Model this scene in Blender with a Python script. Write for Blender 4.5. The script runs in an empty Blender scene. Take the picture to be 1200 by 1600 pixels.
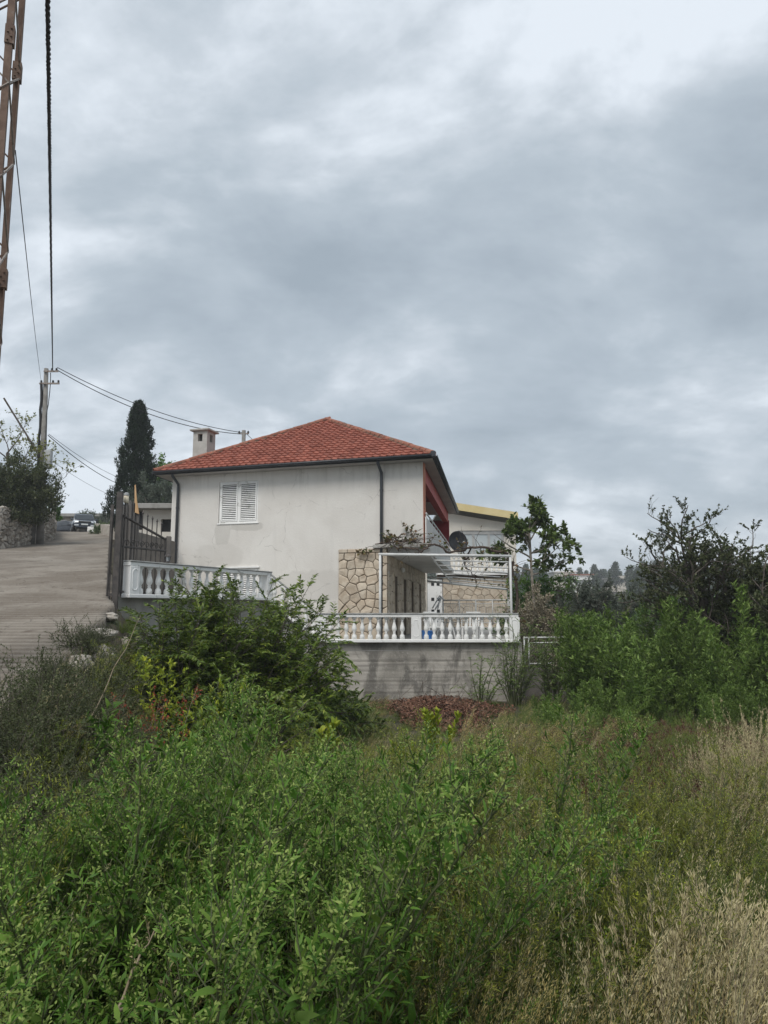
import bpy, bmesh, math, random
import numpy as np
from mathutils import Vector, Matrix, noise as mnoise
R = math.radians
V3 = Vector
random.seed(7); rng = np.random.default_rng(7)
S = bpy.context.scene
COL = S.collection
# ------------------------------------------------------------ camera, world, sun, exposure
F_PX = 1110.0; PITCH = R(7.8)
cam = bpy.data.cameras.new('camera'); camo = bpy.data.objects.new('camera', cam); COL.objects.link(camo)
cam.sensor_fit = 'VERTICAL'; cam.sensor_height = 36.0; cam.lens = 36.0*F_PX/1600.0
cam.clip_start = .05; cam.clip_end = 6000
camo.location = (0, 0, 0); camo.rotation_euler = (math.pi/2+PITCH, 0, 0)
S.camera = camo
S.view_settings.view_transform = 'Standard'; S.view_settings.look = 'None'
S.view_settings.exposure = 0.62; S.view_settings.gamma = 1.0; S.view_settings.use_curve_mapping = False
S.render.resolution_x = 768; S.render.resolution_y = 1024
SUN_EL, SUN_AZ = R(52), R(200)          # azimuth: clockwise from +Y (camera looks along +Y)
w = bpy.data.worlds.new('World'); S.world = w; w.use_nodes = True
def build_world():
    nt = w.node_tree; N = nt.nodes; L = nt.links; N.clear()
    def n(t, **k):
        x = N.new(t)
        for a, b in k.items(): setattr(x, a, b)
        return x
    def math_(op, a, b=None, clamp=False):
        x = n('ShaderNodeMath', operation=op, use_clamp=clamp)
        for i, v in enumerate((a, b)):
            if v is None: continue
            if isinstance(v, (int, float)): x.inputs[i].default_value = v
            else: L.new(v, x.inputs[i])
        return x.outputs[0]
    out = n('ShaderNodeOutputWorld')
    sky = n('ShaderNodeTexSky', sky_type='NISHITA'); sky.sun_disc = False
    sky.sun_elevation = SUN_EL; sky.sun_rotation = SUN_AZ; sky.dust_density = 3
    bg1 = n('ShaderNodeBackground'); bg1.inputs[1].default_value = .10; L.new(sky.outputs[0], bg1.inputs[0])
    tc = n('ShaderNodeTexCoord'); sep = n('ShaderNodeSeparateXYZ'); L.new(tc.outputs['Generated'], sep.inputs[0])
    zc = math_('MAXIMUM', sep.outputs[2], 0.0)
    den = math_('ADD', zc, .40)
    u = math_('DIVIDE', sep.outputs[0], den); v = math_('DIVIDE', sep.outputs[1], den)
    comb = n('ShaderNodeCombineXYZ'); L.new(u, comb.inputs[0]); L.new(math_('MULTIPLY', v, 1.35), comb.inputs[1]); comb.inputs[2].default_value = 3.7
    def nz(scale, detail, rough, dist, off):
        mp = n('ShaderNodeMapping'); mp.inputs['Location'].default_value = off; L.new(comb.outputs[0], mp.inputs[0])
        t = n('ShaderNodeTexNoise'); t.inputs['Scale'].default_value = scale; t.inputs['Detail'].default_value = detail
        t.inputs['Roughness'].default_value = rough; t.inputs['Distortion'].default_value = dist
        L.new(mp.outputs[0], t.inputs['Vector']); return t.outputs[0]
    a = nz(.80, 3, .5, .25, (1.3, .6, 0)); b = nz(2.2, 8, .55, .3, (4.1, 2.2, 0)); c = nz(7.5, 6, .6, .15, (0, 5, 0))
    s = math_('ADD', math_('ADD', math_('MULTIPLY', a, .75), math_('MULTIPLY', b, .98)), math_('MULTIPLY', c, .27))
    # thinner cloud high up in front of the camera (upper right): a broad soft lobe
    def lobe(px, py, width, amt):
        d = pix_dir(px, py); dp = n('ShaderNodeVectorMath', operation='DOT_PRODUCT')
        L.new(tc.outputs['Generated'], dp.inputs[0]); dp.inputs[1].default_value = d
        mr = n('ShaderNodeMapRange'); mr.interpolation_type = 'SMOOTHERSTEP'
        mr.inputs[1].default_value = math.cos(width); mr.inputs[2].default_value = 1.0
        mr.inputs[3].default_value = 0; mr.inputs[4].default_value = amt; L.new(dp.outputs['Value'], mr.inputs[0]); return mr.outputs[0]
    for args in SKY_LOBES: s = math_('ADD', s, lobe(*args))
    cr = n('ShaderNodeValToRGB'); L.new(math_('MULTIPLY', s, .80), cr.inputs[0]); e = cr.color_ramp
    k = .735
    e.elements[0].position = .57; e.elements[0].color = (.335*k, .395*k, .452*k, 1)
    e.elements[1].position = .90; e.elements[1].color = (.76*k, .82*k, .885*k, 1)
    for p, col in ((.67, (.395, .457, .518)), (.75, (.455, .52, .580)), (.82, (.565, .625, .685))):
        q = e.elements.new(p); q.color = (*[x*k for x in col], 1)
    bg2 = n('ShaderNodeBackground'); L.new(cr.outputs[0], bg2.inputs[0]); bg2.inputs[1].default_value = 1.0
    mx = n('ShaderNodeMixShader'); mx.inputs[0].default_value = .93
    L.new(bg1.outputs[0], mx.inputs[1]); L.new(bg2.outputs[0], mx.inputs[2]); L.new(mx.outputs[0], out.inputs[0])
def pix_dir(px, py):
    cx, cy = (px-600)/F_PX, (800-py)/F_PX
    return V3((cx, math.cos(PITCH)-cy*math.sin(PITCH), math.sin(PITCH)+cy*math.cos(PITCH))).normalized()
SKY_LOBES = [(760, 40, R(24), .125), (160, 250, R(20), .02), (560, 480, R(24), -.09), (1000, 500, R(18), -.07), (1020, 600, R(8), .07), (100, 740, R(18), .05), (900, 820, R(12), -.03)]
build_world()
sd = bpy.data.lights.new('sun', 'SUN'); sun = bpy.data.objects.new('sun', sd); COL.objects.link(sun)
sd.energy = 1.5; sd.angle = R(28); sd.color = (1.0, .965, .92)
sdir = V3((math.sin(SUN_AZ)*math.cos(SUN_EL), math.cos(SUN_AZ)*math.cos(SUN_EL), math.sin(SUN_EL)))
sun.rotation_euler = sdir.to_track_quat('Z', 'Y').to_euler()
sun.location = (0, 0, 40)

# ------------------------------------------------------------ helpers
def at(px, py, Y):
    d = pix_dir(px, py); return d*(Y/d.y)
def tag(o, label=None, cat=None, group=None, kind=None):
    if label: o['label'] = label
    if cat: o['category'] = cat
    if group: o['group'] = group
    if kind: o['kind'] = kind
    return o
def empty(name, loc, label, cat, group=None):
    o = bpy.data.objects.new(name, None); COL.objects.link(o); o.location = loc; o.empty_display_size = .2
    return tag(o, label, cat, group)
def wloc(o):
    p = V3((0, 0, 0))
    while o is not None: p += V3(o.location); o = o.parent
    return p
class MB:
    def __init__(s): s.v = []; s.f = []; s.m = []
    def add(s, vs, fs, mi=0):
        k = len(s.v); s.v += [tuple(p) for p in vs]; s.f += [tuple(i+k for i in f) for f in fs]; s.m += [mi]*len(fs); return s
    def box(s, o, a, b, c, mi=0):
        o, a, b, c = V3(o), V3(a), V3(b), V3(c)
        return s.add([o, o+a, o+a+b, o+b, o+c, o+a+c, o+a+b+c, o+b+c], [(0,3,2,1),(4,5,6,7),(0,1,5,4),(1,2,6,5),(2,3,7,6),(3,0,4,7)], mi)
    def cb(s, c, sx, sy, sz, ang=0, mi=0):      # centre x,y, base z
        u = V3((math.cos(ang), math.sin(ang), 0)); v = V3((-math.sin(ang), math.cos(ang), 0)); c = V3(c)
        return s.box(c-u*sx/2-v*sy/2, u*sx, v*sy, V3((0, 0, sz)), mi)
    def prism(s, poly, off, mi=0):
        n = len(poly); off = V3(off); poly = [V3(p) for p in poly]
        fs = [tuple(range(n))[::-1], tuple(range(n, 2*n))]+[(i, (i+1) % n, n+(i+1) % n, n+i) for i in range(n)]
        return s.add(poly+[p+off for p in poly], fs, mi)
    def tube(s, pts, r, n=6, mi=0, cap=True):
        pts = [V3(p) for p in pts]; m = len(pts)
        rs = [r]*m if isinstance(r, (int, float)) else r
        vs = []; ref = None
        for i, p in enumerate(pts):
            t = (pts[min(i+1, m-1)]-pts[max(i-1, 0)])
            t = t.normalized() if t.length > 1e-9 else V3((0, 0, 1))
            if ref is None: ref = t.orthogonal().normalized()
            ref = (ref-t*ref.dot(t)); ref = ref.normalized() if ref.length > 1e-6 else t.orthogonal().normalized()
            b = t.cross(ref)
            for k in range(n):
                a = 2*math.pi*k/n; vs.append(p+(ref*math.cos(a)+b*math.sin(a))*rs[i])
        fs = [(i*n+k, i*n+(k+1) % n, (i+1)*n+(k+1) % n, (i+1)*n+k) for i in range(m-1) for k in range(n)]
        if cap: fs += [tuple(range(n))[::-1], tuple(range((m-1)*n, m*n))]
        return s.add(vs, fs, mi)
    def lathe(s, base, prof, n=12, mi=0, ax=None):
        base = V3(base); vs = []
        for z, r in prof:
            for k in range(n):
                a = 2*math.pi*k/n; q = V3((r*math.cos(a), r*math.sin(a), z))
                if ax is not None: q = ax @ q
                vs.append(base+q)
        m = len(prof)
        fs = [(i*n+k, i*n+(k+1) % n, (i+1)*n+(k+1) % n, (i+1)*n+k) for i in range(m-1) for k in range(n)]
        fs += [tuple(range(n))[::-1], tuple(range((m-1)*n, m*n))]
        return s.add(vs, fs, mi)
    def mesh(s, name, mats, org=(0, 0, 0), smooth=False, bevel=0):
        org = V3(org); me = bpy.data.meshes.new(name)
        me.from_pydata([tuple(V3(p)-org) for p in s.v], [], s.f)
        for m in (mats if isinstance(mats, (list, tuple)) else [mats]): me.materials.append(m)
        me.polygons.foreach_set('material_index', s.m)
        bm = bmesh.new(); bm.from_mesh(me); bmesh.ops.recalc_face_normals(bm, faces=bm.faces)
        if bevel: bmesh.ops.bevel(bm, geom=[e for e in bm.edges if len(e.link_faces) == 2 and e.calc_face_angle() > .6], offset=bevel, segments=1, affect='EDGES', clamp_overlap=True)
        bm.to_mesh(me); bm.free()
        if smooth: me.polygons.foreach_set('use_smooth', [True]*len(me.polygons))
        me.update(); return me
    def build(s, name, mats, parent=None, smooth=False, bevel=0, local=False):
        org = V3((0, 0, 0)) if (parent is None or local) else wloc(parent)
        o = bpy.data.objects.new(name, s.mesh(name, mats, org, smooth, bevel)); COL.objects.link(o)
        if parent is not None: o.parent = parent
        return o
    def thing(s, name, mats, loc, label, cat, group=None, smooth=False, bevel=0):
        o = bpy.data.objects.new(name, s.mesh(name, mats, loc, smooth, bevel)); COL.objects.link(o); o.location = loc
        return tag(o, label, cat, group)
def link(name, me, parent, loc=(0, 0, 0), rot=(0, 0, 0), sc=(1, 1, 1)):
    o = bpy.data.objects.new(name, me); COL.objects.link(o); o.parent = parent; o.location = loc; o.rotation_euler = rot; o.scale = sc; return o

# ------------------------------------------------------------ materials
def newmat(name):
    m = bpy.data.materials.new(name); m.use_nodes = True; nt = m.node_tree; nt.nodes.clear(); return m, nt
class NB:
    def __init__(s, nt): s.nt = nt
    def n(s, t, **k):
        x = s.nt.nodes.new(t)
        for a, b in k.items(): setattr(x, a, b)
        return x
    def l(s, a, b): s.nt.links.new(a, b)
    def m(s, op, a, b=None, clamp=False):
        x = s.n('ShaderNodeMath', operation=op, use_clamp=clamp)
        for i, v in enumerate((a, b)):
            if v is None: continue
            if isinstance(v, (int, float)): x.inputs[i].default_value = v
            else: s.l(v, x.inputs[i])
        return x.outputs[0]
    def noise(s, vec, scale, detail=5, rough=.55, dist=0, stretch=None):
        if stretch:
            mp = s.n('ShaderNodeMapping'); mp.inputs['Scale'].default_value = stretch; s.l(vec, mp.inputs[0]); vec = mp.outputs[0]
        t = s.n('ShaderNodeTexNoise'); s.l(vec, t.inputs['Vector']); t.inputs['Scale'].default_value = scale
        t.inputs['Detail'].default_value = detail; t.inputs['Roughness'].default_value = rough; t.inputs['Distortion'].default_value = dist
        return t.outputs[0]
    def ramp(s, fac, stops):
        r = s.n('ShaderNodeValToRGB'); s.l(fac, r.inputs[0]); e = r.color_ramp
        while len(e.elements) < len(stops): e.elements.new(.5)
        for q, (p, c) in zip(e.elements, stops): q.position = p; q.color = (*c, 1) if len(c) == 3 else c
        return r.outputs[0]
    def mix(s, fac, a, b, mode='MIX'):
        x = s.n('ShaderNodeMix', data_type='RGBA', blend_type=mode)
        for sock, v in ((x.inputs[0], fac), (x.inputs[6], a), (x.inputs[7], b)):
            if isinstance(v, (int, float)): sock.default_value = v
            elif isinstance(v, (tuple, list)): sock.default_value = (*v, 1)
            else: s.l(v, sock)
        return x.outputs[2]
    def smooth(s, v, a, b, lo=0., hi=1.):
        r = s.n('ShaderNodeMapRange'); r.interpolation_type = 'SMOOTHSTEP'; s.l(v, r.inputs[0])
        r.inputs[1].default_value = a; r.inputs[2].default_value = b; r.inputs[3].default_value = lo; r.inputs[4].default_value = hi
        return r.outputs[0]
def finish(b, col, rough=.8, bump=None, bstr=.3, bdist=.02, spec=.4, metal=0, trans=0):
    p = b.n('ShaderNodeBsdfPrincipled'); o = b.n('ShaderNodeOutputMaterial')
    if isinstance(col, (tuple, list)): p.inputs['Base Color'].default_value = (*col, 1)
    else: b.l(col, p.inputs['Base Color'])
    if isinstance(rough, (int, float)): p.inputs['Roughness'].default_value = rough
    else: b.l(rough, p.inputs['Roughness'])
    p.inputs['Specular IOR Level'].default_value = spec; p.inputs['Metallic'].default_value = metal
    if bump is not None:
        bn = b.n('ShaderNodeBump'); bn.inputs['Strength'].default_value = bstr; bn.inputs['Distance'].default_value = bdist
        b.l(bump, bn.inputs['Height']); b.l(bn.outputs[0], p.inputs['Normal'])
    if trans:
        t = b.n('ShaderNodeBsdfTranslucent'); mx = b.n('ShaderNodeMixShader'); mx.inputs[0].default_value = trans
        if isinstance(col, (tuple, list)): t.inputs[0].default_value = (*col, 1)
        else: b.l(col, t.inputs[0])
        b.l(p.outputs[0], mx.inputs[1]); b.l(t.outputs[0], mx.inputs[2]); b.l(mx.outputs[0], o.inputs[0])
    else: b.l(p.outputs[0], o.inputs[0])
def pmat(name, c1, c2, scale=2., rough=.85, bump=.3, bscale=30, vary=0, dirt_or_shade=None, spec=.35, metal=0, stretch=None, bdist=.01):
    """two-tone noise material in world position, grain bump, per-object/island variation"""
    m, nt = newmat(name); b = NB(nt); g = b.n('ShaderNodeNewGeometry'); pos = g.outputs['Position']
    f = b.noise(pos, scale, 6, .6, .3, stretch); col = b.mix(b.smooth(f, .35, .65), c1, c2)
    if dirt_or_shade:
        d = b.smooth(b.noise(pos, dirt_or_shade[1], 7, .65, .6, dirt_or_shade[3] if len(dirt_or_shade) > 3 else None), dirt_or_shade[2], dirt_or_shade[2]+.14)
        col = b.mix(b.m('MULTIPLY', d, .85), col, dirt_or_shade[0])
    if vary:
        oi = b.n('ShaderNodeObjectInfo'); r = b.m('FRACT', b.m('ADD', oi.outputs['Random'], g.outputs['Random Per Island']))
        k = b.m('ADD', b.m('MULTIPLY', r, 2*vary), 1-vary)
        col = b.mix(1., col, b.ramp(k, [(0, (0, 0, 0)), (1, (1, 1, 1))]), 'MULTIPLY') if False else mulcol(b, col, k)
    finish(b, col, rough, b.noise(pos, bscale, 6, .6) if bump else None, bump, bdist, spec, metal); return m
def mulcol(b, col, k):
    v = b.n('ShaderNodeVectorMath', operation='SCALE'); b.l(col, v.inputs[0]) if not isinstance(col, (tuple, list)) else setattr(v.inputs[0], 'default_value', col)
    b.l(k, v.inputs['Scale']); return v.outputs[0]
def leafmat(name, stops, rough=.5, trans=.28, spec=.22, obvar=.35):
    m, nt = newmat(name); b = NB(nt); g = b.n('ShaderNodeNewGeometry'); oi = b.n('ShaderNodeObjectInfo')
    n_ = b.noise(g.outputs['Position'], .9, 2)
    r = b.m('ADD', b.m('MULTIPLY', g.outputs['Random Per Island'], .72), b.m('MULTIPLY', n_, .28))
    col = b.ramp(r, stops)
    k = b.m('ADD', b.m('MULTIPLY', oi.outputs['Random'], obvar), 1-obvar/2)
    col = mulcol(b, col, k); finish(b, col, rough, spec=spec, trans=trans); return m

def facade_mat():
    m, nt = newmat('plaster_facade'); b = NB(nt); g = b.n('ShaderNodeNewGeometry'); pos = g.outputs['Position']
    sep = b.n('ShaderNodeSeparateXYZ'); b.l(pos, sep.inputs[0])
    f = b.noise(pos, .7, 7, .6, .5); col = b.mix(b.smooth(f, .3, .7), (.63, .60, .555), (.70, .675, .63))
    st = b.noise(pos, 2.2, 6, .65, .3, (1, 1, .18)); col = b.mix(b.m('MULTIPLY', b.smooth(st, .52, .8), .35), col, (.50, .48, .44))
    nz = b.noise(pos, 3.0, 5, .6, .3)
    stk = b.noise(pos, 5.0, 4, .6, .1, (1, 1, .05)); top = b.smooth(b.m('ADD', sep.outputs[2], b.m('MULTIPLY', nz, 1.6)), 4.6, 5.6)
    col = b.mix(b.m('MULTIPLY', b.m('MULTIPLY', b.smooth(stk, .48, .66), top), .30), col, (.36, .34, .30))
    hc = b.n('ShaderNodeTexVoronoi', feature='DISTANCE_TO_EDGE'); hc.inputs['Scale'].default_value = .55; wv = b.n('ShaderNodeVectorMath', operation='ADD'); n3 = b.n('ShaderNodeTexNoise'); n3.inputs['Scale'].default_value = 1.1; n3.inputs['Detail'].default_value = 8
    b.l(pos, n3.inputs['Vector']); b.l(pos, wv.inputs[0]); b.l(n3.outputs['Color'], wv.inputs[1]); b.l(wv.outputs[0], hc.inputs['Vector'])
    col = b.mix(b.m('MULTIPLY', b.smooth(hc.outputs['Distance'], .002, .009, 1, 0), b.smooth(nz, .45, .6, 0, .45)), col, (.34, .32, .29))
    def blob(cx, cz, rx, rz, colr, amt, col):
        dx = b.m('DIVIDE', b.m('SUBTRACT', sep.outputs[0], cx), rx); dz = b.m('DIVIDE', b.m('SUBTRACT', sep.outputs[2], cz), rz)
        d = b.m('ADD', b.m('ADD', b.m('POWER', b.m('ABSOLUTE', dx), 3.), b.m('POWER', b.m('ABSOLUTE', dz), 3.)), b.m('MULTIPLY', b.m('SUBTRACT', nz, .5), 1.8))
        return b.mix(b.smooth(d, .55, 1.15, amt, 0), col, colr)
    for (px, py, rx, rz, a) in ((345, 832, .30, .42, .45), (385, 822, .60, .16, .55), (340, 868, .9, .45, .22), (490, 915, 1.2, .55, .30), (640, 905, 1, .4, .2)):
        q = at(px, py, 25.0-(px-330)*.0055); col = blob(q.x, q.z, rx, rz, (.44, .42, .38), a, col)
    finish(b, col, .92, b.m('ADD', b.noise(pos, 45, 5, .7), b.m('MULTIPLY', b.noise(pos, 14, 3, .6), .6)), .55, .015, .2); return m
M = {}
M['facade'] = facade_mat()
M['white'] = pmat('white_paint', (.76, .755, .73), (.82, .815, .79), 1.5, .6, .25, 40, .07, ((.34, .33, .29), 3.2, .56))
M['whitemetal'] = pmat('white_metal', (.56, .56, .54), (.66, .66, .64), 3, .45, 0, 10, 0, ((.35, .27, .2), 6, .68))
M['cap'] = pmat('weathered_cap', (.26, .26, .25), (.38, .38, .36), 4, .9, .3, 30)
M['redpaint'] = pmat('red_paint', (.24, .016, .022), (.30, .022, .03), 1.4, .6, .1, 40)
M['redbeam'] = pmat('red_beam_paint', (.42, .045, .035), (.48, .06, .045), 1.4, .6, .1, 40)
M['orange'] = pmat('orange_paint', (.50, .20, .12), (.46, .17, .10), 1.4, .8, .2, 40)
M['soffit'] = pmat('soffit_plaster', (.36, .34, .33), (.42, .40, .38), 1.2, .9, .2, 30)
M['ceil'] = pmat('white_ceiling', (.62, .60, .57), (.68, .66, .63), 1.2, .9, .2, 30)
M['gutter'] = pmat('dark_gutter', (.030, .034, .040), (.042, .046, .052), 3, .45, 0, 10, spec=.5)
M['tile'] = pmat('terracotta_tile', (.225, .066, .042), (.32, .108, .072), 3, .8, .25, 25, .15, ((.13, .085, .06), 1.1, .62))
M['cement'] = pmat('ridge_cement', (.20, .15, .11), (.28, .22, .16), 5, .95, .4, 30)
M['ridgetile'] = pmat('ridge_tile_clay', (.20, .085, .055), (.34, .13, .085), 3, .85, .3, 20, .18, ((.12, .10, .07), 3, .52))
M['stone'] = pmat('cream_stone', (.44, .36, .27), (.56, .485, .385), 3.5, .9, .5, 22, .13)
M['joint'] = pmat('dark_joint', (.13, .10, .075), (.18, .14, .10), 6, .95, .3, 30)
M['concrete'] = pmat('grey_concrete', (.27, .26, .235), (.36, .345, .315), 1.3, .92, .4, 20, 0, ((.12, .115, .10), 1.1, .55, (1, 1, 1)))
M['concrete_l'] = pmat('pale_concrete', (.36, .35, .32), (.45, .44, .41), 2.3, .92, .4, 20)
M['darkconc'] = pmat('dark_stained_concrete', (.13, .12, .11), (.19, .17, .15), 2, .92, .4, 20)
M['polec'] = pmat('pole_concrete', (.17, .16, .145), (.25, .24, .22), 2.5, .9, .35, 22, 0, ((.16, .15, .14), 3, .58, (1, 1, .2)))
M['iron'] = pmat('dark_iron', (.055, .050, .047), (.095, .083, .075), 6, .65, .2, 60, 0, ((.10, .045, .025), 8, .62))
M['rust'] = pmat('rusty_steel', (.125, .080, .060), (.20, .135, .10), 3.5, .85, .3, 40, 0, ((.32, .29, .27), 5, .60, (1, 1, .4)))
M['galv'] = pmat('weathered_galvanised', (.24, .20, .17), (.34, .31, .28), 6, .7, .2, 30, 0, ((.13, .065, .04), 6, .5))
M['cable'] = pmat('black_cable', (.012, .012, .013), (.02, .02, .02), 8, .6, 0)
M['wood'] = pmat('grey_weathered_wood', (.075, .072, .07), (.13, .12, .11), 5, .9, .5, 30, .2, stretch=(1, 1, .1))
M['freshwood'] = pmat('fresh_split_wood', (.50, .30, .14), (.60, .40, .22), 8, .8, .3, 30, stretch=(1, 1, .1))
M['bark'] = pmat('grey_bark', (.085, .07, .058), (.14, .12, .10), 8, .95, .5, 25)
M['barkl'] = pmat('pale_bark', (.16, .14, .115), (.25, .225, .19), 8, .95, .5, 25)
M['vinebark'] = pmat('vine_bark', (.060, .042, .032), (.11, .08, .062), 12, .95, .5, 30)
M['soil'] = pmat('field_soil', (.040, .032, .021), (.070, .057, .037), 1.4, .98, .6, 12, 0, ((.035, .045, .018), 2.5, .5), bdist=.04)
M['floor'] = pmat('terrace_floor', (.30, .29, .27), (.36, .35, .33), 2, .8, .2, 15)
M['cream'] = pmat('cream_wall', (.60, .56, .49), (.66, .62, .55), 1, .9, .2, 30)
M['yellow'] = pmat('yellow_fascia', (.60, .49, .24), (.66, .55, .30), 1, .8, .1, 30)
M['frame'] = pmat('grey_frame', (.34, .34, .33), (.40, .40, .39), 3, .5, 0)
M['blue'] = pmat('blue_plastic', (.02, .12, .38), (.03, .15, .42), 3, .4, 0, spec=.5)
M['darkvoid'] = pmat('dark_room', (.02, .02, .022), (.03, .03, .03), 3, .8, 0)
M['roofgrey'] = pmat('grey_slab_roof', (.24, .23, .21), (.32, .31, .29), 2, .9, .3, 20)
M['lamp'] = pmat('cream_lamp_glass', (.60, .53, .40), (.66, .60, .48), 5, .4, 0)
M['dish'] = pmat('dark_dish', (.014, .015, .017), (.024, .025, .027), 4, .55, .1, 20)
M['box'] = pmat('grey_plastic_box', (.40, .41, .41), (.46, .47, .47), 3, .5, 0)
M['rubble'] = pmat('rubble_stone', (.27, .235, .195), (.42, .385, .335), 3, .95, .6, 14, .28, ((.12, .10, .08), 4, .6))
M['brown'] = pmat('brown_wood_soffit', (.10, .065, .045), (.15, .10, .07), 4, .8, .2, 20)
def glassmat(name, col, rough=.08):
    m, nt = newmat(name); b = NB(nt); finish(b, col, rough, spec=.8); return m
M['glass'] = glassmat('window_glass', (.18, .21, .23)); M['carglass'] = glassmat('car_glass', (.02, .024, .028))
M['carblack'] = glassmat('black_car_paint', (.008, .010, .016), .18); M['cargrey'] = glassmat('dark_grey_car_paint', (.035, .045, .065), .2)
M['headlight'] = glassmat('headlight_glass', (.55, .58, .6), .1); M['tyre'] = pmat('tyre_rubber', (.012, .012, .012), (.02, .02, .02), 5, .8, 0)
M['chrome'] = glassmat('chrome', (.45, .46, .48), .2); M['plate'] = glassmat('number_plate', (.6, .62, .62), .4)
def road_mat():
    m, nt = newmat('ribbed_concrete_road'); b = NB(nt); g = b.n('ShaderNodeNewGeometry'); pos = g.outputs['Position']
    f = b.noise(pos, .5, 6, .6, .6); col = b.mix(b.smooth(f, .35, .68), (.185, .158, .128), (.285, .255, .215))
    f2 = b.noise(pos, 2.6, 8, .7, .8); col = b.mix(b.m('MULTIPLY', b.smooth(f2, .5, .68), .7), col, (.13, .105, .085))
    f3 = b.noise(pos, 30, 4, .7); col = b.mix(b.m('MULTIPLY', b.smooth(f3, .56, .72), .5), col, (.42, .39, .35))
    cr = b.n('ShaderNodeTexVoronoi', feature='DISTANCE_TO_EDGE'); cr.inputs['Scale'].default_value = .28
    w_ = b.n('ShaderNodeVectorMath', operation='ADD'); nn = b.n('ShaderNodeTexNoise'); nn.inputs['Scale'].default_value = 1.3; nn.inputs['Detail'].default_value = 6
    b.l(pos, nn.inputs['Vector']); b.l(pos, w_.inputs[0]); sc = b.n('ShaderNodeVectorMath', operation='SCALE'); b.l(nn.outputs['Color'], sc.inputs[0]); sc.inputs['Scale'].default_value = 1.6
    b.l(sc.outputs[0], w_.inputs[1]); b.l(w_.outputs[0], cr.inputs['Vector'])
    crk = b.smooth(cr.outputs['Distance'], .001, .007, .5, 0); col = b.mix(crk, col, (.06, .05, .04))
    ga = b.n('ShaderNodeAttribute'); ga.attribute_name = 'groove_shade'; col = b.mix(b.m('MULTIPLY', ga.outputs['Fac'], .80), col, (.055, .045, .036))  # dark rib lines painted into the road colour, standing in for groove shade
    finish(b, col, .93, b.m('ADD', b.noise(pos, 25, 6, .7), b.m('MULTIPLY', f2, 1.2)), .8, .02, .2); return m
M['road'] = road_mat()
G = lambda *s: [(i/(len(s)-1), c) for i, c in enumerate(s)]
M['lush'] = leafmat('lush_leaf', G((.036, .088, .012), (.070, .160, .020), (.125, .240, .034), (.22, .31, .060)), .5)
M['lushtip'] = leafmat('pale_flower_tip', G((.13, .20, .045), (.22, .30, .07), (.33, .39, .12)), .7, .2)
M['grey'] = leafmat('grey_green_leaf', G((.060, .100, .036), (.105, .150, .058), (.18, .22, .10)), .55)
M['darkleaf'] = leafmat('dark_small_leaf', G((.045, .058, .024), (.075, .095, .038), (.115, .135, .058), (.20, .20, .11)), .5)
M['bush'] = leafmat('arching_bush_leaf', G((.042, .078, .010), (.078, .130, .016), (.145, .205, .028), (.28, .31, .045)), .42, .3, .45)
M['yellowleaf'] = leafmat('yellow_green_leaf', G((.15, .22, .02), (.28, .34, .03), (.46, .46, .05)), .45, .35)
M['fennel'] = leafmat('fennel_leaf', G((.085, .115, .018), (.15, .18, .030), (.24, .25, .05), (.33, .31, .075)), .6)
M['grass'] = leafmat('green_grass', G((.060, .100, .016), (.10, .155, .026), (.16, .21, .042), (.28, .26, .10)), .55)
M['dry'] = leafmat('dry_grass', G((.22, .18, .06), (.38, .31, .12), (.54, .44, .20)), .7)
M['drypale'] = leafmat('pale_dry_seed', G((.36, .30, .15), (.52, .45, .25), (.66, .58, .36)), .8)
M['redbrown'] = leafmat('redbrown_weed', G((.060, .028, .018), (.115, .052, .034), (.19, .10, .062)), .8)
M['litter'] = leafmat('fallen_leaf', G((.045, .022, .014), (.11, .050, .030), (.17, .085, .055), (.30, .18, .12)), .75, .1)
M['tall'] = leafmat('tall_weed_leaf', G((.065, .120, .022), (.11, .185, .034), (.17, .255, .055), (.28, .36, .11)), .5)
M['cypress'] = leafmat('cypress_leaf', G((.012, .022, .013), (.020, .034, .018), (.032, .050, .026)), .75, .1)
M['olive'] = leafmat('olive_leaf', G((.06, .08, .055), (.11, .135, .10), (.20, .22, .18)), .5)
M['magn'] = leafmat('glossy_tree_leaf', G((.04, .075, .014), (.075, .115, .024), (.14, .18, .05)), .4, .25)
M['redleaf'] = leafmat('red_leaf', G((.30, .05, .03), (.40, .10, .05)), .6)
M['flower'] = leafmat('cream_flower', G((.20, .17, .11), (.36, .31, .22), (.50, .46, .36)), .8)
M['purple'] = leafmat('vine_leaf', G((.05, .07, .02), (.11, .13, .035), (.20, .15, .06), (.28, .12, .06)), .6)
M['pine'] = leafmat('far_pine', G((.035, .055, .028), (.055, .08, .04), (.08, .105, .055)), .8, .1)
M['stem'] = pmat('green_stem', (.07, .09, .035), (.12, .13, .06), 8, .7, 0)
M['drystem'] = pmat('dry_stem', (.20, .155, .10), (.32, .26, .18), 8, .85, 0)

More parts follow.
